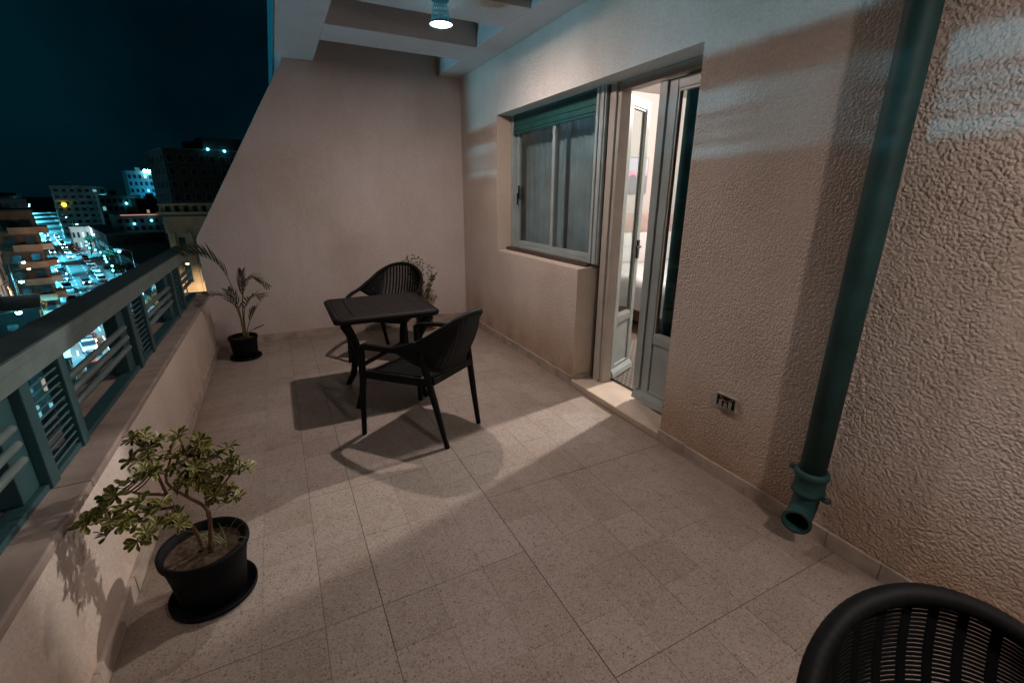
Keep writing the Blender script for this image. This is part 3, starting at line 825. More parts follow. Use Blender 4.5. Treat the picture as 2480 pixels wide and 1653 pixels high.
# palm
M_leaf2 = mat_leaf('palm_leaf', (.035, .04, .013), (.04, .045, .015), (.02, .024, .009))
M_palmst = mat('palm_stalk', (.16, .13, .035), .6)
pm = empty('potted_palm', (-.408, 4.655, 0)); tag(pm, 'small palm with arching fronds in a black pot in the far corner', 'potted plant')
pot(pm, .118, .098, .212, .130)
PB = Vector(pm.location)
def frond(pts, L0, n_, start=.35, up_b=.4):
    q = crom([Vector(p)-PB for p in pts], 8); n = len(q)
    f = MB()
    f.tube(q, [.0055*(1-.75*i/(n-1)) for i in range(n)], 6)
    fo = f.build('frond', M_palmst, pm, True)
    lf = MB()
    for k in range(n_):
        t = start + (1-start)*k/(n_-1); idx = t*(n-1); i = min(int(idx), n-2)
        b = q[i].lerp(q[i+1], idx-i); tg = (q[i+1]-q[i]).normalized()
        sd = tg.cross(Vector((0, 0, 1))).normalized()
        env = math.sin(PI*(.18+.8*(k/(n_-1))))
        for sg in (-1, 1):
            d = (sd*sg*.85 + tg*.75 + Vector((0, 0, up_b + rnd.gauss(0, .12)))).normalized()
            L = L0*(.55+.5*env)*rnd.uniform(.85, 1.1)
            nrm = d.cross(tg).normalized()
            if nrm.z < 0: nrm = -nrm
            leafmesh(lf, b, d, nrm, L*1.25, .015, .4, rnd.uniform(.0, .14), ((0, .3), (.2, .85), (.45, 1.0), (.75, .6), (1.0, .03)))
    lo = lf.build('leaflets', M_leaf2, fo, keep=True); with_edge(lo, lf.edge)
frond([(-.395,4.64,.19),(-.40,4.62,.45),(-.41,4.60,.63),(-.435,4.58,.77),(-.50,4.56,.90),(-.60,4.52,.965),(-.69,4.48,.965)], .17, 13, .50, .75)
frond([(-.40,4.65,.19),(-.40,4.64,.38),(-.43,4.60,.53),(-.50,4.56,.61),(-.60,4.52,.635)], .11, 11, .45, .1)
frond([(-.39,4.66,.19),(-.375,4.66,.42),(-.345,4.65,.60),(-.30,4.63,.73),(-.22,4.60,.745),(-.14,4.57,.67)], .10, 13, .45, -.15)
frond([(-.39,4.67,.19),(-.375,4.68,.42),(-.355,4.69,.58),(-.345,4.70,.70),(-.33,4.71,.78)], .09, 9, .5, .5)
frond([(-.38,4.66,.19),(-.37,4.65,.38),(-.33,4.62,.52),(-.27,4.58,.58),(-.20,4.55,.575)], .10, 10, .4, .1)
frond([(-.40,4.66,.19),(-.395,4.67,.40),(-.42,4.69,.55),(-.46,4.72,.62)], .09, 8, .45, .2)
frond([(-.375,4.65,.19),(-.35,4.64,.30),(-.31,4.62,.38),(-.27,4.60,.45)], .11, 5, .55, .8)
frond([(-.37,4.66,.19),(-.345,4.66,.245),(-.30,4.66,.262),(-.24,4.65,.285)], .05, 4, .6, .2)

# trailing plant in the corner behind the far chair
M_leaf3 = mat_leaf('vine_leaf', (.07, .085, .02), (.14, .13, .04), (.035, .045, .012))
M_vine = mat('vine_stem', (.20, .12, .045), .7)
vn = empty('potted_vine', (1.36, 4.86, 0)); tag(vn, 'leafy vine in a pot behind the far chair by the corner', 'potted plant')
pot(vn, .105, .085, .19, .115, mat('terracotta_pot', (.22, .12, .075), .8))
VB = Vector(vn.location); vs_m = MB(); vl = MB()
tops = [(1.19,4.78,.84),(1.16,4.80,.79),(1.24,4.83,.80),(1.30,4.80,.80),(1.28,4.86,.83),(1.36,4.82,.78),(1.42,4.80,.73),(1.46,4.80,.69),(1.50,4.80,.62),(1.48,4.84,.58),(1.43,4.82,.48),(1.45,4.82,.34),(1.40,4.78,.40),(1.34,4.86,.74),(1.22,4.86,.74)]
for tp in tops:
    b0 = Vector((1.36+rnd.gauss(0, .02), 4.86+rnd.gauss(0, .02), .16)); tp = Vector(tp)
    apex = b0.lerp(tp, .6) + Vector((rnd.gauss(0, .02), rnd.gauss(0, .02), .12 if tp.z < .65 else .04))
    q = crom([b0, b0.lerp(apex, .5)+Vector((rnd.gauss(0, .015), 0, .03)), apex, tp], 6)
    vs_m.tube([p-VB for p in q], [.004*(1-.6*i/(len(q)-1)) for i in range(len(q))], 5)
    for i in range(4, len(q)):
        for _ in range(2 if tp.z > .55 and i > 9 else 1):
            d = Vector((rnd.gauss(0, 1), rnd.gauss(0, 1), rnd.gauss(.2, .6))).normalized()
            leafmesh(vl, q[i]-VB, d, Vector((rnd.gauss(0, .4), -.5, .8)), rnd.uniform(.022, .036), rnd.uniform(.018, .026), .2, .2)
vs_m.build('stem', M_vine, vn, True)
o = vl.build('crown', M_leaf3, vn, keep=True); with_edge(o, vl.edge)

# ------------------------------------------------------------------ bedroom behind the door
RX1, RY0, RY1 = 5.4, .6, 4.98
rb = MB(); rb.box(XI+.021, RX1, RY0, RY1, -.05, .046)
bf = rb.build('bedroom_floor', mat_paint('room_floor', (.12, .08, .055), .5, .2, 10)); tag(bf, 'dark floor of the bedroom', kind='structure')
bw = empty('bedroom_wall', (3.8, RY1, 0)); tag(bw, 'plain pinkish bedroom wall seen through the open door', 'wall')
MB().box(XI+.021, RX1+.1, RY1, RY1+.1, -.05, 2.7).build('back_wall', M_room, bw, world=True)
MB().box(RX1, RX1+.1, RY0, RY1, -.05, 2.7).build('side_wall', M_room, bw, world=True)
MB().box(XI+.021, RX1+.1, RY0-.1, RY0, -.05, 2.7).build('side_wall', M_room, bw, world=True)
MB().box(XI+.021, RX1+.1, RY0-.1, RY1+.1, 2.701, 2.8).build('bedroom_ceiling', M_room, bw, world=True)
# rug with a woven lattice
M_rug = mat('rug', (.05, .045, .04), .95); p = pos(M_rug)
ck = nd(M_rug, 'ShaderNodeTexBrick'); ck.inputs['Scale'].default_value = 11; ck.inputs['Color1'].default_value = (.012, .011, .012, 1); ck.inputs['Color2'].default_value = (.02, .018, .018, 1)
ck.inputs['Mortar'].default_value = (.20, .17, .14, 1); ck.inputs['Mortar Size'].default_value = .055
lk(M_rug, p, ck.inputs['Vector']); lk(M_rug, ck.outputs['Color'], bsdf(M_rug).inputs['Base Color'])
rug = MB().box(2.24, 3.35, 1.9, 3.35, .0465, .056).build('rug', M_rug); tag(rug, 'dark patterned rug on the bedroom floor inside the door', 'rug')
bed = empty('bed', (4.3, 4.1, .05)); tag(bed, 'bed with white linen seen through the open balcony door', 'bed')
MB().box(3.48, 5.08, 3.15, 4.9, .10, .30).build('bed_base', mat_paint('bed_wood', (.10, .055, .035), .5, .3, 12), bed, bevel=.01, world=True)
dv = MB(); nx_, ny_ = 44, 44; vs_ = []
for j in range(ny_+1):
    for i in range(nx_+1):
        u, v = -1.18+2.36*i/nx_, -1.15+2.2*j/ny_
        x = 4.28+.84*max(-1, min(1, u)); y = 4.0+.88*max(-1, min(1.0, v)); z = .60
        ox, oy = max(0, abs(u)-1), max(0, -v-1)
        z -= ox*1.9 + oy*2.2
        nn = noise.noise(Vector((u*4, v*4, 1.3)))*.03 + noise.noise(Vector((u*9, v*9, 4)))*.014
        x += math.copysign(min(ox, .06)*.6+abs(nn)*(ox > 0), u); y -= min(oy, .06)*.6+abs(nn)*(oy > 0)
        vs_.append((x, y, z+nn))
dv.add(vs_, [(j*(nx_+1)+i, j*(nx_+1)+i+1, (j+1)*(nx_+1)+i+1, (j+1)*(nx_+1)+i) for j in range(ny_) for i in range(nx_)])
dv.build('duvet', M_white, bed, True, world=True, keep=True)
def pillow(x, y, z, name='pillow'):
    p_ = MB(); n_ = 12; vs_ = []
    for sg in (1, -1):
        for j in range(n_+1):
            for i in range(n_+1):
                u, v = -1+2*i/n_, -1+2*j/n_
                h = .075*max(0, (1-u**4)*(1-v**4))**.5
                vs_.append((x+.33*u, y+.05*v+ sg*h*.6, z+.2*v + sg*h*.2))
    N_ = (n_+1)**2
    fs_ = [(o_+j*(n_+1)+i, o_+j*(n_+1)+i+1, o_+(j+1)*(n_+1)+i+1, o_+(j+1)*(n_+1)+i) for o_ in (0, N_) for j in range(n_) for i in range(n_)]
    p_.add(vs_, fs_).build(name, M_white, bed, True, world=True)
pillow(3.92, 4.78, .78); pillow(4.64, 4.78, .78)
MB().box(3.45, 5.12, 4.90, 4.975, .1, 1.22).build('headboard', mat_paint('headboard_fabric', (.34, .25, .22), .9, .1, 8), bed, bevel=.02, world=True)
pic = empty('picture', (4.4, RY1, 1.48)); tag(pic, 'small framed print of a dark hill under a pink and grey sky', 'picture')
MB().box(4.06, 4.56, RY1-.022, RY1-.001, 1.475, 1.935).build('frame', mat('picture_frame', (.22, .20, .20), .5), pic, world=True)
M_pic = mat('print', (.3, .3, .32), .5); pp = pos(M_pic); sx = nd(M_pic, 'ShaderNodeSeparateXYZ'); lk(M_pic, pp, sx.inputs[0])
mr = nd(M_pic, 'ShaderNodeMapRange'); mr.inputs[1].default_value = 1.49; mr.inputs[2].default_value = 1.92; lk(M_pic, sx.outputs[2], mr.inputs[0])
wob = nd(M_pic, 'ShaderNodeMath', operation='MULTIPLY_ADD'); lk(M_pic, noise_t(M_pic, pp, 9, 2), wob.inputs[0]); wob.inputs[1].default_value = .25; lk(M_pic, mr.outputs[0], wob.inputs[2])
lk(M_pic, ramp(M_pic, wob.outputs[0], [(.0, (.16, .165, .18)), (.60, (.15, .155, .17)), (.615, (.55, .20, .27)), (.78, (.42, .40, .46)), (1, (.38, .40, .47))]), bsdf(M_pic).inputs['Base Color'])
MB().box(4.075, 4.545, RY1-.026, RY1-.0221, 1.49, 1.92).build('print', M_pic, pic, world=True)
# curtains
def curtain(name, label, x, y0, y1, z0, z1, mt, folds, amp, taper=0.0):
    c = MB(); nY, nZ = folds*8, 8; vs_ = []
    for j in range(nZ+1):
        for i in range(nY+1):
            t = i/nY; zt = j/nZ; yy = y0+(y1-y0)*t
            if taper: yy = y1+(yy-y1)*(1-taper*(1-zt)**1.0*0) 
            a = amp*(.55+.45*(1-zt))
            vs_.append((x+a*math.sin(2*PI*folds*t+.6*math.sin(5*t))+.3*a*math.sin(17*t+zt), yy, z0+(z1-z0)*zt))
    c.add(vs_, [(j*(nY+1)+i, j*(nY+1)+i+1, (j+1)*(nY+1)+i+1, (j+1)*(nY+1)+i) for j in range(nZ) for i in range(nY)])
    o = c.build(name, mt, None, True, keep=True); tag(o, label, 'curtain'); return o
curtain('curtain', 'grey blue curtain drawn behind the sliding window', 2.275, 2.74, 4.30, .3, 2.14, M_curt, 16, .018)
curtain('curtain', 'dark teal curtain hanging behind the closed door leaf', 2.248, 1.62, 2.168, .10, 2.22, M_curt2, 5, .022)
# bedroom ceiling lamp
rl = empty('bedroom_lamp', (4.0, 2.90, 2.70)); tag(rl, 'warm ceiling lamp inside the bedroom', 'lamp')
MB().lathe([(.02, 0), (.11, -.01), (.12, -.05), (.08, -.085), (.01, -.095)], seg=24).build('shade', mat('room_lamp_glass', (.8, .75, .7), .4, emis=ROOM_COL, estr=2.0), rl, True)
ld = bpy.data.lights.new('bedroom_light', 'POINT'); ld.energy = ROOM_W; ld.color = ROOM_COL; ld.shadow_soft_size = .05
lo = bpy.data.objects.new('bedroom_light', ld); COL.objects.link(lo); lo.parent = rl; lo.location = (0, 0, -.16)

#CITY
# ================================================================== the town below
ZG = -20.0
ST = R(18.53)                                   # street bearing: local x across, local y along the street
UX, UY = -math.sin(ST), math.cos(ST)            # along the street, away from the camera
NX, NY = math.cos(ST), math.sin(ST)             # across the street
S0 = Vector((3.5, 0, 0))
def sp(off, along, z=0.0):
    return Vector((S0.x + UX*along + NX*off, S0.y + UY*along + NY*off, ZG+z))
M_ground = mat_paint('town_ground', (.05, .048, .045), .95, .4, .05)
M_road = mat_paint('asphalt', (.055, .055, .056), .55, .3, .4)
M_pave = mat_paint('pavement_slabs', (.20, .17, .155), .8, .25, .5)
M_mark = mat('road_paint', (.7, .7, .68), .7)
g = MB().add([(-4000, -4000, ZG-.02), (4000, -4000, ZG-.02), (4000, 5000, ZG-.02), (-4000, 5000, ZG-.02)], [(0,1,2,3)]).build('ground', M_ground, keep=True)
tag(g, 'dark ground of the town', kind='structure')
def strip(name, o0, o1, a0, a1, z0, z1, mt, kind='structure', parent=None):
    s = MB(); p = [sp(o0, a0), sp(o1, a0), sp(o1, a1), sp(o0, a1)]
    s.add([(q.x, q.y, ZG+z0) for q in p] + [(q.x, q.y, ZG+z1) for q in p], [(0,3,2,1),(4,5,6,7),(0,1,5,4),(1,2,6,5),(2,3,7,6),(3,0,4,7)])
    o = s.build(name, mt, parent)
    if parent is None: tag(o, kind=kind)
    return o
road = strip('road', -7, 7, -30, 900, -.018, .004, M_road)
strip('pavement', -10.2, -7, -30, 900, -.018, .13, M_pave); strip('pavement', 7, 10.2, -30, 900, -.018, .13, M_pave)
for off in (-3.4, 0, 3.4):
    for k in range(40):
        strip('lane_dash', off-.08, off+.08, 30+k*7, 33+k*7, .008, .0085, M_mark, parent=road)

# lights of the town
def glow(name, c, s_): return mat(name, (.5, .5, .5), .5, emis=c, estr=s_)
G_white = glow('light_white', (.45, .92, 1.0), 45.0)
G_teal = glow('light_teal', (.10, .75, 1.0), 9.0)
G_warm = glow('light_warm', (1.0, .62, .35), 5.0)
G_red = glow('light_red', (1.0, .10, .05), 1.6)
G_yel = glow('light_yellow', (1.0, .85, .05), 3.0)
G_win = glow('lit_window', (.25, .75, .85), .5)
G_winw = glow('lit_window_warm', (.9, .6, .35), .35)
M_pane = mat('dark_glass', (.012, .016, .02), .15)
M_steel = mat('lamp_post_steel', (.08, .09, .09), .5, .5)
def street_lamp(off, along, side, h=11.0, watt=5200, col=TEAL, gm=None, label=None, size=.22):
    p = sp(off, along, .13); L = empty('street_lamp', p, ST)
    tag(L, label or 'tall street lamp with a glowing head beside the busy road', 'street lamp', 'street lamps along the road')
    MB().tube([(0, 0, 0), (0, 0, h*.5), (0, 0, h-.4), (side*.5, 0, h), (side*1.6, 0, h+.12)], [.11, .085, .07, .06, .05], 8).build('post', M_steel, L, True)
    MB().lathe([(.02, .16), (size, .10), (size*1.2, 0), (size*.2, -.03)], (side*1.8, 0, h+.02), 12).build('lamp_head', M_steel, L, True)
    MB().lathe([(.02, .06), (size*.8, .04), (size, -.08), (size*.7, -.2), (.02, -.24)], (side*1.8, 0, h-.02), 12).build('bulb', gm or G_white, L, True)
    l_ = bpy.data.lights.new('street_light', 'SPOT'); l_.spot_size = R(112); l_.spot_blend = .35; l_.energy = watt; l_.color = col; l_.shadow_soft_size = .25
    lo_ = bpy.data.objects.new('street_light', l_); COL.objects.link(lo_); lo_.parent = L; lo_.location = (side*1.8, 0, h-.45)
    return L
for k, a in enumerate((40, 62, 84, 108, 134, 162, 192, 226, 262, 300)):
    street_lamp(-8.2, a, 1, watt=20000 + 480*a)
    if k % 2: street_lamp(8.2, a+9, -1, watt=6000 + 60*a)
for a in (345, 400, 470, 560, 670, 800):
    street_lamp(-8.2, a, 1, h=10, watt=130000, size=.5, label='distant street lamp at the far end of the road').children[-1].data.spot_size = R(165)
street_lamp(-7.6, 98, 1, h=11, watt=9000, col=(1.0, .62, .34), gm=G_warm, label='added warm street lamp lighting the brown apartment block')  # warm lamp added to bring out the orange balconies
street_lamp(8.6, 80, 1, h=12, watt=34000, col=(1.0, .72, .45), gm=G_warm, label='added warm street lamp lighting the cream classical building').children[-1].data.spot_size = R(170)  # warm lamp added to light up the cream front
# the tall floodlight mast across the street that stripes the terrace wall through the railing
fm = empty('floodlight_mast', (-23.0, 6.5, ZG)); tag(fm, 'tall steel mast with a long floodlight bar across the street left of the terrace', 'floodlight')
MB().tube([(0, 0, 0), (0, 0, 6), (0, 0, 12.6)], [.16, .12, .09], 10).build('mast', M_steel, fm, True)
MB().box(-.40, .05, -2.2, 2.2, 12.3, 12.75).build('housing', M_steel, fm, bevel=.03)
MB().box(.051, .06, -2.1, 2.1, 12.34, 12.71).build('lens', glow('flood_lens', TEAL, 30.0), fm)
fd = bpy.data.lights.new('flood_light', 'AREA'); fd.shape = 'RECTANGLE'; fd.size = 4.2; fd.size_y = .3; fd.energy = FLOOD_W; fd.color = FLOOD_COL; fd.spread = R(80)
fo = bpy.data.objects.new('flood_light', fd); COL.objects.link(fo); fo.parent = fm; fo.location = (.15, 0, 12.52)
dd = Vector((1.0, 1.6, 1.8)) - (Vector((-23.0, 6.5, ZG)) + Vector((.15, 0, 12.52)))
fo.rotation_euler = dd.to_track_quat('-Z', 'Y').to_euler()

# globe lamps added along both kerbs, standing in for specks of light
gl = empty('added_globe_lamp', sp(-7.5, 58, .13)); tag(gl, 'added teal globe lamp standing in for a speck of light at the left kerb', 'street lamp', 'added globe lamps along the left kerb')
MB().tube([(0, 0, 0), (0, 0, 1.3), (0, 0, 2.7)], [.06, .05, .04], 6).build('post', M_steel, gl, True)
MB().lathe([(.02, -.3), (.2, -.22), (.3, 0), (.2, .22), (.02, .3)], (0, 0, 2.95), 10).build('globe', glow('globe_glow', (.12, .72, 1.0), 9.0), gl, True)
for k in range(56):
    o = copy_tree(gl); sd_ = -1 if k % 2 else 1
    o.location = sp(sd_*7.5 + rnd.uniform(-.3, 1.5)*sd_, 62 + (k//2)*10.2 + rnd.uniform(-2, 2), .13)
    if sd_ > 0: tag(o, 'added teal globe lamp standing in for a speck of light at the right kerb', 'street lamp', 'added globe lamps along the right kerb')
# cars: one of each kind, then copies
def make_car(paint, name='car'):
    c = empty(name, (0, 0, ZG))
    prof = [(-2.1, .35), (2.1, .35), (2.12, .62), (2.0, .80), (1.15, .90), (-1.9, .95), (-2.1, .8)]
    b = MB(); n = len(prof)
    b.add([(-.85, y, z) for y, z in prof] + [(.85, y, z) for y, z in prof], [tuple(range(n)), tuple(reversed(range(n, 2*n)))] + [(i, i+n, (i+1) % n+n, (i+1) % n) for i in range(n)])
    b.build('body', paint, c, bevel=.06)
    prof = [(1.1, .90), (.35, 1.42), (-1.1, 1.45), (-1.75, .95)]; n = 4
    b = MB().add([(-.74, y, z) for y, z in prof] + [(.74, y, z) for y, z in prof], [tuple(range(n)), tuple(reversed(range(n, 2*n)))] + [(i, i+n, (i+1) % n+n, (i+1) % n) for i in range(n)])
    b.build('cabin', M_pane, c, bevel=.05)
    MB().box(-.66, .66, -1.0, .30, 1.425, 1.475).build('roof', paint, c, bevel=.03)
    for x in (-.80, .80):
        for y in (-1.3, 1.3):
            MB().tube([(x-.1, y, .33), (x+.1, y, .33)], .33, 14).build('wheel', M_black, c, True)
    for x in (-.62, .62):
        MB().lathe([(.02, .09), (.13, .07), (.17, 0)], (0, 0, 0), 12).build('headlight', G_white, c, True).matrix_local = Matrix.Translation((x, 2.05, .66)) @ Matrix.Rotation(R(-90), 4, 'X')
        MB().box(x-.14, x+.14, -2.13, -2.08, .68, .80).build('taillight', G_red, c)
    return c
paints = [mat('car_paint_'+n_, c_, .3, .3) for n_, c_ in (('silver', (.35, .37, .38)), ('dark', (.06, .065, .07)), ('white', (.6, .6, .58)), ('red', (.25, .03, .025)))]
names = ('silver', 'black', 'white', 'red')
for ki, pt in enumerate(paints):
    proto = make_car(pt); first = True
    for k in range(30):
        o = proto if first else copy_tree(proto)
        first = False
        lane = rnd.choice((-5.2, -1.9, -1.9, 1.9, 5.2)) if k else (-1.9, 1.9, -5.2, 5.2)[ki]
        a = 46 + (k*4+ki)*2.15*(.9+.012*k) + rnd.uniform(-1, 1)
        o.location = sp(lane + rnd.uniform(-.2, .2), a, .01)
        o.rotation_euler = (0, 0, ST + (PI if lane < 4 else 0) + rnd.gauss(0, .02))
        tag(o, names[ki] + ' car with lit headlights among the traffic on the road', 'car', names[ki] + ' cars in the evening traffic')

# buildings -----------------------------------------------------------------
def pol(az, d): return Vector((math.sin(R(az))*d, math.cos(R(az))*d, 0))
win_meshes = {}
def win_mesh(kind, w_, h_, mt):
    key = (kind, round(w_, 2), round(h_, 2), mt.name)
    if key not in win_meshes:
        me = MB().box(-w_/2, w_/2, -.06, .06, 0, h_).mesh(kind); me.materials.append(mt); win_meshes[key] = me
    return win_meshes[key]
def building(name, label, az0, az1, dist, top, mt, floors, cols, side_cols=0, side=1, depth=16, base=ZG, balc=None, lit=.06, trim=None, roofbits=True, rot=None):
    """front corner at bearing az0, front facing the camera along the street; side=1: flank on the right"""
    p0 = pol(az0, dist); th = ST if rot is None else rot
    nx, ny = math.cos(th), math.sin(th)
    # width so that the other corner lies on bearing az1
    dx, dy = math.sin(R(az1)), math.cos(R(az1))
    W = (p0.y*dx - p0.x*dy)/(nx*dy - ny*dx)
    B = empty(name, (p0.x, p0.y, base), th); tag(B, label, 'building')
    Hh = top - base
    MB().box(0, W, 0, depth, 0, Hh).build('wall', mt, B)
    tm = trim or mt
    MB().box(-.25, W+.25, -.25, depth+.25, Hh+.001, Hh+.28).build('cornice', tm, B)
    if roofbits:
        MB().box(W*.3, W*.3+2.6, depth*.3, depth*.3+3, Hh+.28, Hh+2.5).build('stair_head', mt, B)
        MB().tube([(W*.7, depth*.4, Hh+.28), (W*.7, depth*.4, Hh+3.2)], .05, 6).build('aerial', M_steel, B)
    fh = (Hh-1.0)/floors if floors else 3
    vis = min(floors, 8)
    ww = min(1.5, W/max(cols, 1)*.5)
    for f in range(floors-vis, floors):
        z = f*fh + 1.0
        for c in range(cols):
            x = (c+.5)*W/cols
            lt = rnd.random() < lit
            fr_ = inst('window', win_mesh('window', ww+.3, fh*.52+.3, tm), B, (x, -.03, z-.15))
            inst('pane', win_mesh('pane', ww, fh*.52, (G_win if rnd.random() < .6 else G_winw) if lt else M_pane), fr_, (0, -.03, .15))
        if balc:
            bm_, w0, w1, dp = balc
            bo = MB().box(W*w0, W*w1, -dp, -.001, z-.75, z-.55)
            bo.box(W*w0, W*w1, -dp, -dp+.12, z-.5499, z+.35).box(W*w0, W*w0+.12, -dp+.12, -.001, z-.5499, z+.35).box(W*w1-.12, W*w1, -dp+.12, -.001, z-.5499, z+.35)
            bo.build('balcony', bm_, B)
        xs = W if side > 0 else 0.0
        for c in range(side_cols):
            y = (c+.5)*depth/side_cols
            lt = rnd.random() < lit
            fr_ = inst('window', win_mesh('window', ww+.3, fh*.52+.3, tm), B, (xs+.03*side, y, z-.15), (0, 0, R(90*side)))
            inst('pane', win_mesh('pane', ww, fh*.52, G_win if lt else M_pane), fr_, (0, -.03, .15))
    return B, W, Hh, fh
def bulb(parent, loc, r_=.3, mt=None, name='lamp'):
    return MB().lathe([(.01, -r_), (r_*.7, -r_*.7), (r_, 0), (r_*.7, r_*.7), (.01, r_)], loc, 10).build(name, mt or G_teal, parent, True)
fac = lambda n_, c_: mat_paint('facade_'+n_, c_, .9, .2, .6)
F_brown, F_cream, F_grey, F_white, F_pink, F_dark = fac('brown', (.10, .075, .06)), fac('cream', (.36, .29, .20)), fac('grey', (.16, .16, .155)), fac('white', (.40, .38, .35)), fac('pink', (.42, .30, .25)), fac('dark', (.045, .042, .04))
F_orange = fac('orange', (.27, .165, .11))
F_teal = fac('teal', (.10, .22, .24))

b, W, Hh, fh = building('apartment_building', 'brown apartment block with orange balconies left of the bright street', -24.5, -18.75, 118, -1.4, F_brown, 6, 5, 3, 1, 14, balc=(F_orange, .70, 1.0, 1.5), lit=.0, trim=F_dark)
l_ = bpy.data.lights.new('facade_fill', 'POINT'); l_.energy = 1300; l_.color = (1.0, .62, .36); l_.shadow_soft_size = .3  # unseen warm point light added to brighten the balconies
lo_ = bpy.data.objects.new('facade_fill', l_); COL.objects.link(lo_); lo_.parent = b; lo_.location = (W+3.5, -7, Hh*.62)
for f in range(6):
    z = f*fh+1.0
    MB().box(W+.001, W+1.4, .3, 6, z-.75, z+.3).build('balcony', F_orange if f % 2 else F_white, b)
b, W, Hh, fh = building('townhouse', 'pale pink rendered house at the left picture edge', -27.5, -21.75, 92, -6.9, F_pink, 4, 5, 2, 1, 12, lit=0)
bulb(b, (W-2.5, -1.2, Hh-2.5), .2, G_warm)  # wall lamp, with the point light below, added to brighten the pink front
l_ = bpy.data.lights.new('house_fill', 'POINT'); l_.energy = 900; l_.color = (1.0, .68, .5); l_.shadow_soft_size = .2
lo_ = bpy.data.objects.new('house_fill', l_); COL.objects.link(lo_); lo_.parent = b; lo_.location = (W-2.5, -4.5, Hh-3.5)
b, W, Hh, fh = building('shop_building', 'low teal lit building in front of the pink house', -27.5, -20.2, 72, -10.6, F_teal, 3, 6, 3, 1, 10, lit=.25, trim=F_grey)
building('garage_block', 'low flat roofed building below the railing at far left', -25.5, -19.3, 60, -13.8, F_grey, 2, 5, 2, 1, 8, lit=.2, roofbits=False)
b, W, Hh, fh = building('white_apartment_block', 'white stepped apartment block at the end of the street', -17.15, -13.6, 330, 5.4, F_white, 8, 7, 3, -1, 18, lit=.02, balc=(F_white, .02, .97, 1.3))
bulb(b, (W*.93, -.6, Hh-5), .9, G_teal); bulb(b, (3, -1, Hh-9), 1.1, G_yel, 'sign')
b, W, Hh, fh = building('long_low_building', 'long low white building with dark doors beside the bright street', -16.7, -13.9, 255, -11.2, F_white, 2, 9, 0, -1, 14, lit=.05, roofbits=False)
l_ = bpy.data.lights.new('front_fill', 'POINT'); l_.energy = 5000; l_.color = (.6, .9, 1.0); l_.shadow_soft_size = .3  # unseen point light added to lift the pale front
lo_ = bpy.data.objects.new('front_fill', l_); COL.objects.link(lo_); lo_.parent = b; lo_.location = (W*.4, -9, Hh*.9)
b, W, Hh, fh = building('floodlit_building', 'teal floodlit building with roof lamps on the skyline', -11.85, -9.15, 400, 16.0, F_teal, 8, 7, 0, -1, 18, lit=.10, trim=F_teal)
for x in (.52, .60, .68): bulb(b, (W*x, -1.2, Hh+.3), .95, G_white)
bulb(b, (W*.93, -1.2, Hh-10), .9, G_white)
l_ = bpy.data.lights.new('facade_fill', 'POINT'); l_.energy = 7500; l_.color = (.05, .6, 1.0); l_.shadow_soft_size = .5
lo_ = bpy.data.objects.new('facade_fill', l_); COL.objects.link(lo_); lo_.parent = b; lo_.location = (W*.6, -11, Hh-12)
b, W, Hh, fh = building('dark_tower_block', 'large dark apartment block on the skyline with two lamps at its roof', -8.75, -1.0, 150, 12.6, F_dark, 10, 9, 4, -1, 22, lit=.0, trim=F_grey)
MB().box(W*.42, W, -.4, 8, Hh+.3, Hh+3.2).build('penthouse', F_dark, b)
bulb(b, (W*.46, -1.0, Hh+.2), .34, G_teal); bulb(b, (W*.64, -1.0, Hh+.0), .34, G_teal)
for az0, az1, d, tp, mt, lab in ((-14.2, -11.2, 290, 1.0, F_grey, 'dim grey block behind the low white building'), (-11.6, -8.2, 270, -.5, F_dark, 'dark block under the floodlit building'),
                                 (-13.4, -9.6, 200, -5.2, F_grey, 'low dim building with a bright roof edge'), (-22, -18.9, 260, -.5, F_dark, 'dark block behind the brown apartments'),
                                 (-30, -21, 240, 3.0, F_dark, 'distant dark block at the left picture edge')):
    b, W, Hh, fh = building('town_block', lab, az0, az1, d, tp, mt, 6, 7, 0, -1, 16, lit=.05)
    for q in range(2): bulb(b, (W*rnd.uniform(.15, .9), -1, Hh*rnd.uniform(.75, .98)), d/560, G_teal)
    if d == 200: MB().box(W*.1, W*1.0, -.5, -.26, Hh+.05, Hh+.35).build('light_strip', glow('strip_pink', (1, .45, .35), .5), b)
# low rows along the right side of the street
def row(name, label, off, a0, a1, depth, top, mt, wn_, lit=.1):
    p = sp(off, a0); B = empty(name, (p.x, p.y, ZG), ST); tag(B, label, 'building'); L = a1-a0; Hh = top-ZG
    MB().box(0, depth, 0, L, 0, Hh).build('wall', mt, B)
    MB().box(-.35, depth+.2, -.35, L+.2, Hh+.001, Hh+.35).build('cornice', F_grey, B)
    for k in range(wn_):
        for f in range(max(1, int(Hh//3.4))):
            fr_ = inst('window', win_mesh('window', 1.6, 2.0, F_grey), B, (-.03, (k+.5)*L/wn_, f*3.3+1.1), (0, 0, R(-90)))
            inst('pane', win_mesh('pane', 1.3, 1.7, G_win if rnd.random() < lit else M_pane), fr_, (0, -.03, .15))
    for k in range(3):
        fr_ = inst('window', win_mesh('window', 1.6, 2.0, F_grey), B, ((k+.5)*depth/3, -.03, Hh-3.0))
        inst('pane', win_mesh('pane', 1.3, 1.7, M_pane), fr_, (0, -.03, .15))
    return B, L, Hh
row('shop_row', 'dark low row of shops along the right side of the street', 10.4, 128, 186, 22, -13.6, F_dark, 12, .25)
row('shop_row', 'taller dark row of houses further along the right side of the street', 10.4, 190, 250, 26, -10.5, F_dark, 12, .15)
row('corner_house', 'small pale corner house beside the railing view of the street', 10.5, 108, 124, 14, -13.2, F_white, 4, .1)
row('market_hall', 'wide dark roofed hall in the block behind the shops', 36, 96, 200, 40, -7.5, F_dark, 14, .0)
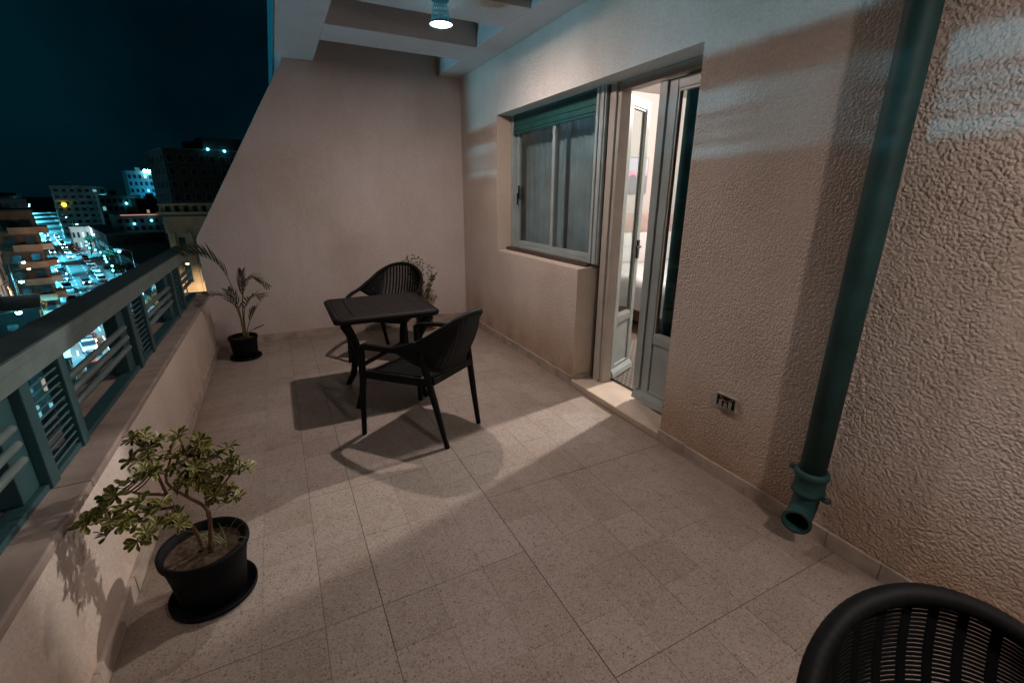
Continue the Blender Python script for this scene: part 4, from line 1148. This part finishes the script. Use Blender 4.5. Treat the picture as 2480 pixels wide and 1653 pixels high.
for k, (a0, a1) in enumerate(((20, 50), (54, 84), (122, 170), (174, 240))):
    p = 0
    row('street_house', ('dark house by the street nearest the terrace', 'dark house second along the left side of the street', 'dark block beyond the brown apartments', 'dark block at the far left end of the street')[k], -26.5, a0, a1, 16, (-14.5, -14.0, -9.0, -8.0)[k], (F_grey, F_brown, F_dark, F_dark)[k], 8, .2)

for k, (a0, a1, tp, mt) in enumerate(((245, 300, -4.0, F_white), (304, 380, -2.0, F_grey), (384, 520, 0.0, F_white), (524, 800, 2.0, F_grey))):
    p = sp(-26.6, a0); B = empty('street_house', (p.x, p.y, ZG), ST); tag(B, ('pale house front', 'grey house front', 'distant pale house front', 'farthest grey house front')[k] + ' lit by lamps on the left side of the bright street', 'building')
    MB().box(0, 16, 0, a1-a0, 0, tp-ZG).build('wall', mt, B); MB().box(-.3, 16.4, -.3, a1-a0, tp-ZG+.001, tp-ZG+.4).build('cornice', F_grey, B)
    for q in range(8):
        for f in range(4):
            fr_ = inst('window', win_mesh('window', 2.3, 2.3, F_grey), B, (16.03, (q+.5)*(a1-a0)/8, f*3.6+1.0), (0, 0, R(90)))
            inst('pane', win_mesh('pane', 2.0, 2.0, (G_win, M_pane, M_pane)[rnd.randint(0, 2)]), fr_, (0, -.03, .15))
# ornate cream building -----------------------------------------------------
p0 = pol(-9.75, 96); oc = empty('ornate_building', (p0.x, p0.y, ZG), R(2)); tag(oc, 'cream classical building with pilasters and a dentilled cornice', 'building')
Wc, Hc = 16.0, 18.0
MB().box(0, Wc, 0, 14, 0, Hc).build('wall', F_cream, oc)
MB().box(-.5, Wc, -.6, 14, Hc+.001, Hc+.35).build('cornice', F_dark, oc)  # dark course, the shadow under the cornice put into colour
MB().box(-.8, Wc, -1.0, 14, Hc+.351, Hc+.8).build('cornice', F_cream, oc)
MB().box(-.5, Wc, -.6, 14, Hc+1.75, Hc+2.1).build('parapet_rail', F_cream, oc)
MB().box(-.2, Wc, -.2, 14, Hc+.801, Hc+1.749).build('parapet', F_dark, oc)  # dark tone puts shade into the gaps between the blocks
me = MB().box(-.28, .28, -.55, -.21, 0, .94).mesh('baluster_block'); me.materials.append(F_cream)
for k in range(13): inst('baluster_block', me, oc, (.2+k*1.25, 0, Hc+.805))
MB().box(-.15, Wc, -.15, -.001, Hc-2.6, Hc-.001).build('frieze', F_cream, oc)
for k in range(7):
    x = .3+k*2.3
    MB().box(x, x+.75, -.42, -.001, 0, Hc-2.601).build('pilaster', F_cream, oc)
    for z in (Hc-6.4, Hc-11):
        MB().box(x+1.05, x+1.95, -.05, -.001, z, z+3.0).build('window', M_pane, oc)
bulb(oc, (7.2, -1.0, Hc-6.0), .35, G_warm)
# kiosk roofs seen between the rails
kz = empty('kiosk', sp(8.8, 74, .13), ST); tag(kz, 'small kiosk with a pale pitched roof beside the street', 'kiosk')
MB().box(-1.5, 1.5, -3, 3, 0, 2.6).build('wall', F_white, kz)
MB().add([(-1.9,-3.4,2.6),(1.9,-3.4,2.6),(1.9,3.4,2.6),(-1.9,3.4,2.6),(0,-3.4,4.1),(0,3.4,4.1)], [(0,1,4),(3,5,2),(0,4,5,3),(1,2,5,4),(0,3,2,1)]).build('roof', F_white, kz)
# awnings with lit fronts along the left pavement
for k in range(12):
    a = 44+k*17
    s_ = empty('corner_shop', sp(-10.3, a, .13), ST); tag(s_, 'lit shop front with an awning on the far pavement', 'shop front', 'lit shop fronts along the left pavement')
    MB().box(-.12, 0, -3.2, 3.2, 0, 3.0).build('frame', F_grey, s_)
    MB().box(.001, .03, -2.9, 2.9, .4, 2.5).build('lit_glass', (G_win, G_teal, G_winw)[k % 3] if k % 3 != 1 else glow('shop_teal', (.08, .6, .8), 1.2), s_)
    MB().add([(0,-3.3,3.0),(0,3.3,3.0),(1.8,3.3,2.5),(1.8,-3.3,2.5),(0,-3.3,3.06),(0,3.3,3.06),(1.8,3.3,2.56),(1.8,-3.3,2.56)], [(0,1,2,3),(4,7,6,5),(0,3,7,4),(1,5,6,2),(3,2,6,7),(0,4,5,1)]).build('awning', (F_orange, F_teal, F_white)[k % 3], s_)
# street trees
M_tree = mat_paint('street_foliage', (.035, .055, .025), .8, .4, 1.2)
def tree_mesh(seed, rx, rz, nleaf):
    r_ = random.Random(seed); c = MB()
    cl = [(Vector((r_.gauss(0, rx*.45), r_.gauss(0, rx*.45), r_.uniform(-.5, .8)*rz*.7)), r_.uniform(.3, .55)*rx) for _ in range(14)]
    for _ in range(nleaf):
        q, s_ = r_.choice(cl); d = Vector((r_.gauss(0, 1), r_.gauss(0, 1), r_.gauss(0, 1))).normalized()
        p_ = q + d*s_*r_.uniform(.6, 1.0); n_ = (d+Vector((r_.gauss(0, .5), r_.gauss(0, .5), r_.gauss(0, .5)))).normalized()
        a_ = n_.orthogonal().normalized()*.16; b_ = n_.cross(a_).normalized()*.10
        c.add([p_-a_, p_-b_, p_+a_, p_+b_], [(0,1,2,3)])
    me_ = bpy.data.meshes.new('crown'); me_.from_pydata(c.v, [], c.f); me_.materials.append(M_tree); return me_
tms = [tree_mesh(k, 2.0, 1.7, 2200) for k in range(3)]
trk = MB().tube([(0, 0, 0), (.05, 0, 1.5), (-.05, .05, 3.0), (.1, 0, 4.4)], [.2, .16, .13, .06], 8)
for d in ((1, .3), (-.8, .6), (.2, -1), (-.4, -.7)): trk.tube([(0, 0, 2.6), (d[0]*.6, d[1]*.6, 3.6), (d[0]*1.1, d[1]*1.1, 4.5)], [.09, .06, .03], 6)
trk = trk.mesh('trunk', True); trk.materials.append(M_bark)
for k, (off, a) in enumerate(((-8.8, 52), (-8.8, 73), (-8.8, 97), (-8.9, 128), (-8.7, 150), (-8.8, 178), (8.8, 62), (8.7, 92), (8.8, 140), (8.9, 172), (-8.7, 215), (8.8, 240))):
    t = empty('street_tree', sp(off, a, .13), rnd.uniform(0, 6)); tag(t, 'round crowned street tree at the kerb of the busy road', 'tree', 'street trees along the road')
    inst('trunk', trk, t); inst('crown', tms[k % 3], t, (0, 0, 5.0), (0, 0, rnd.uniform(0, 6)), (1, 1, rnd.uniform(.85, 1.15)))
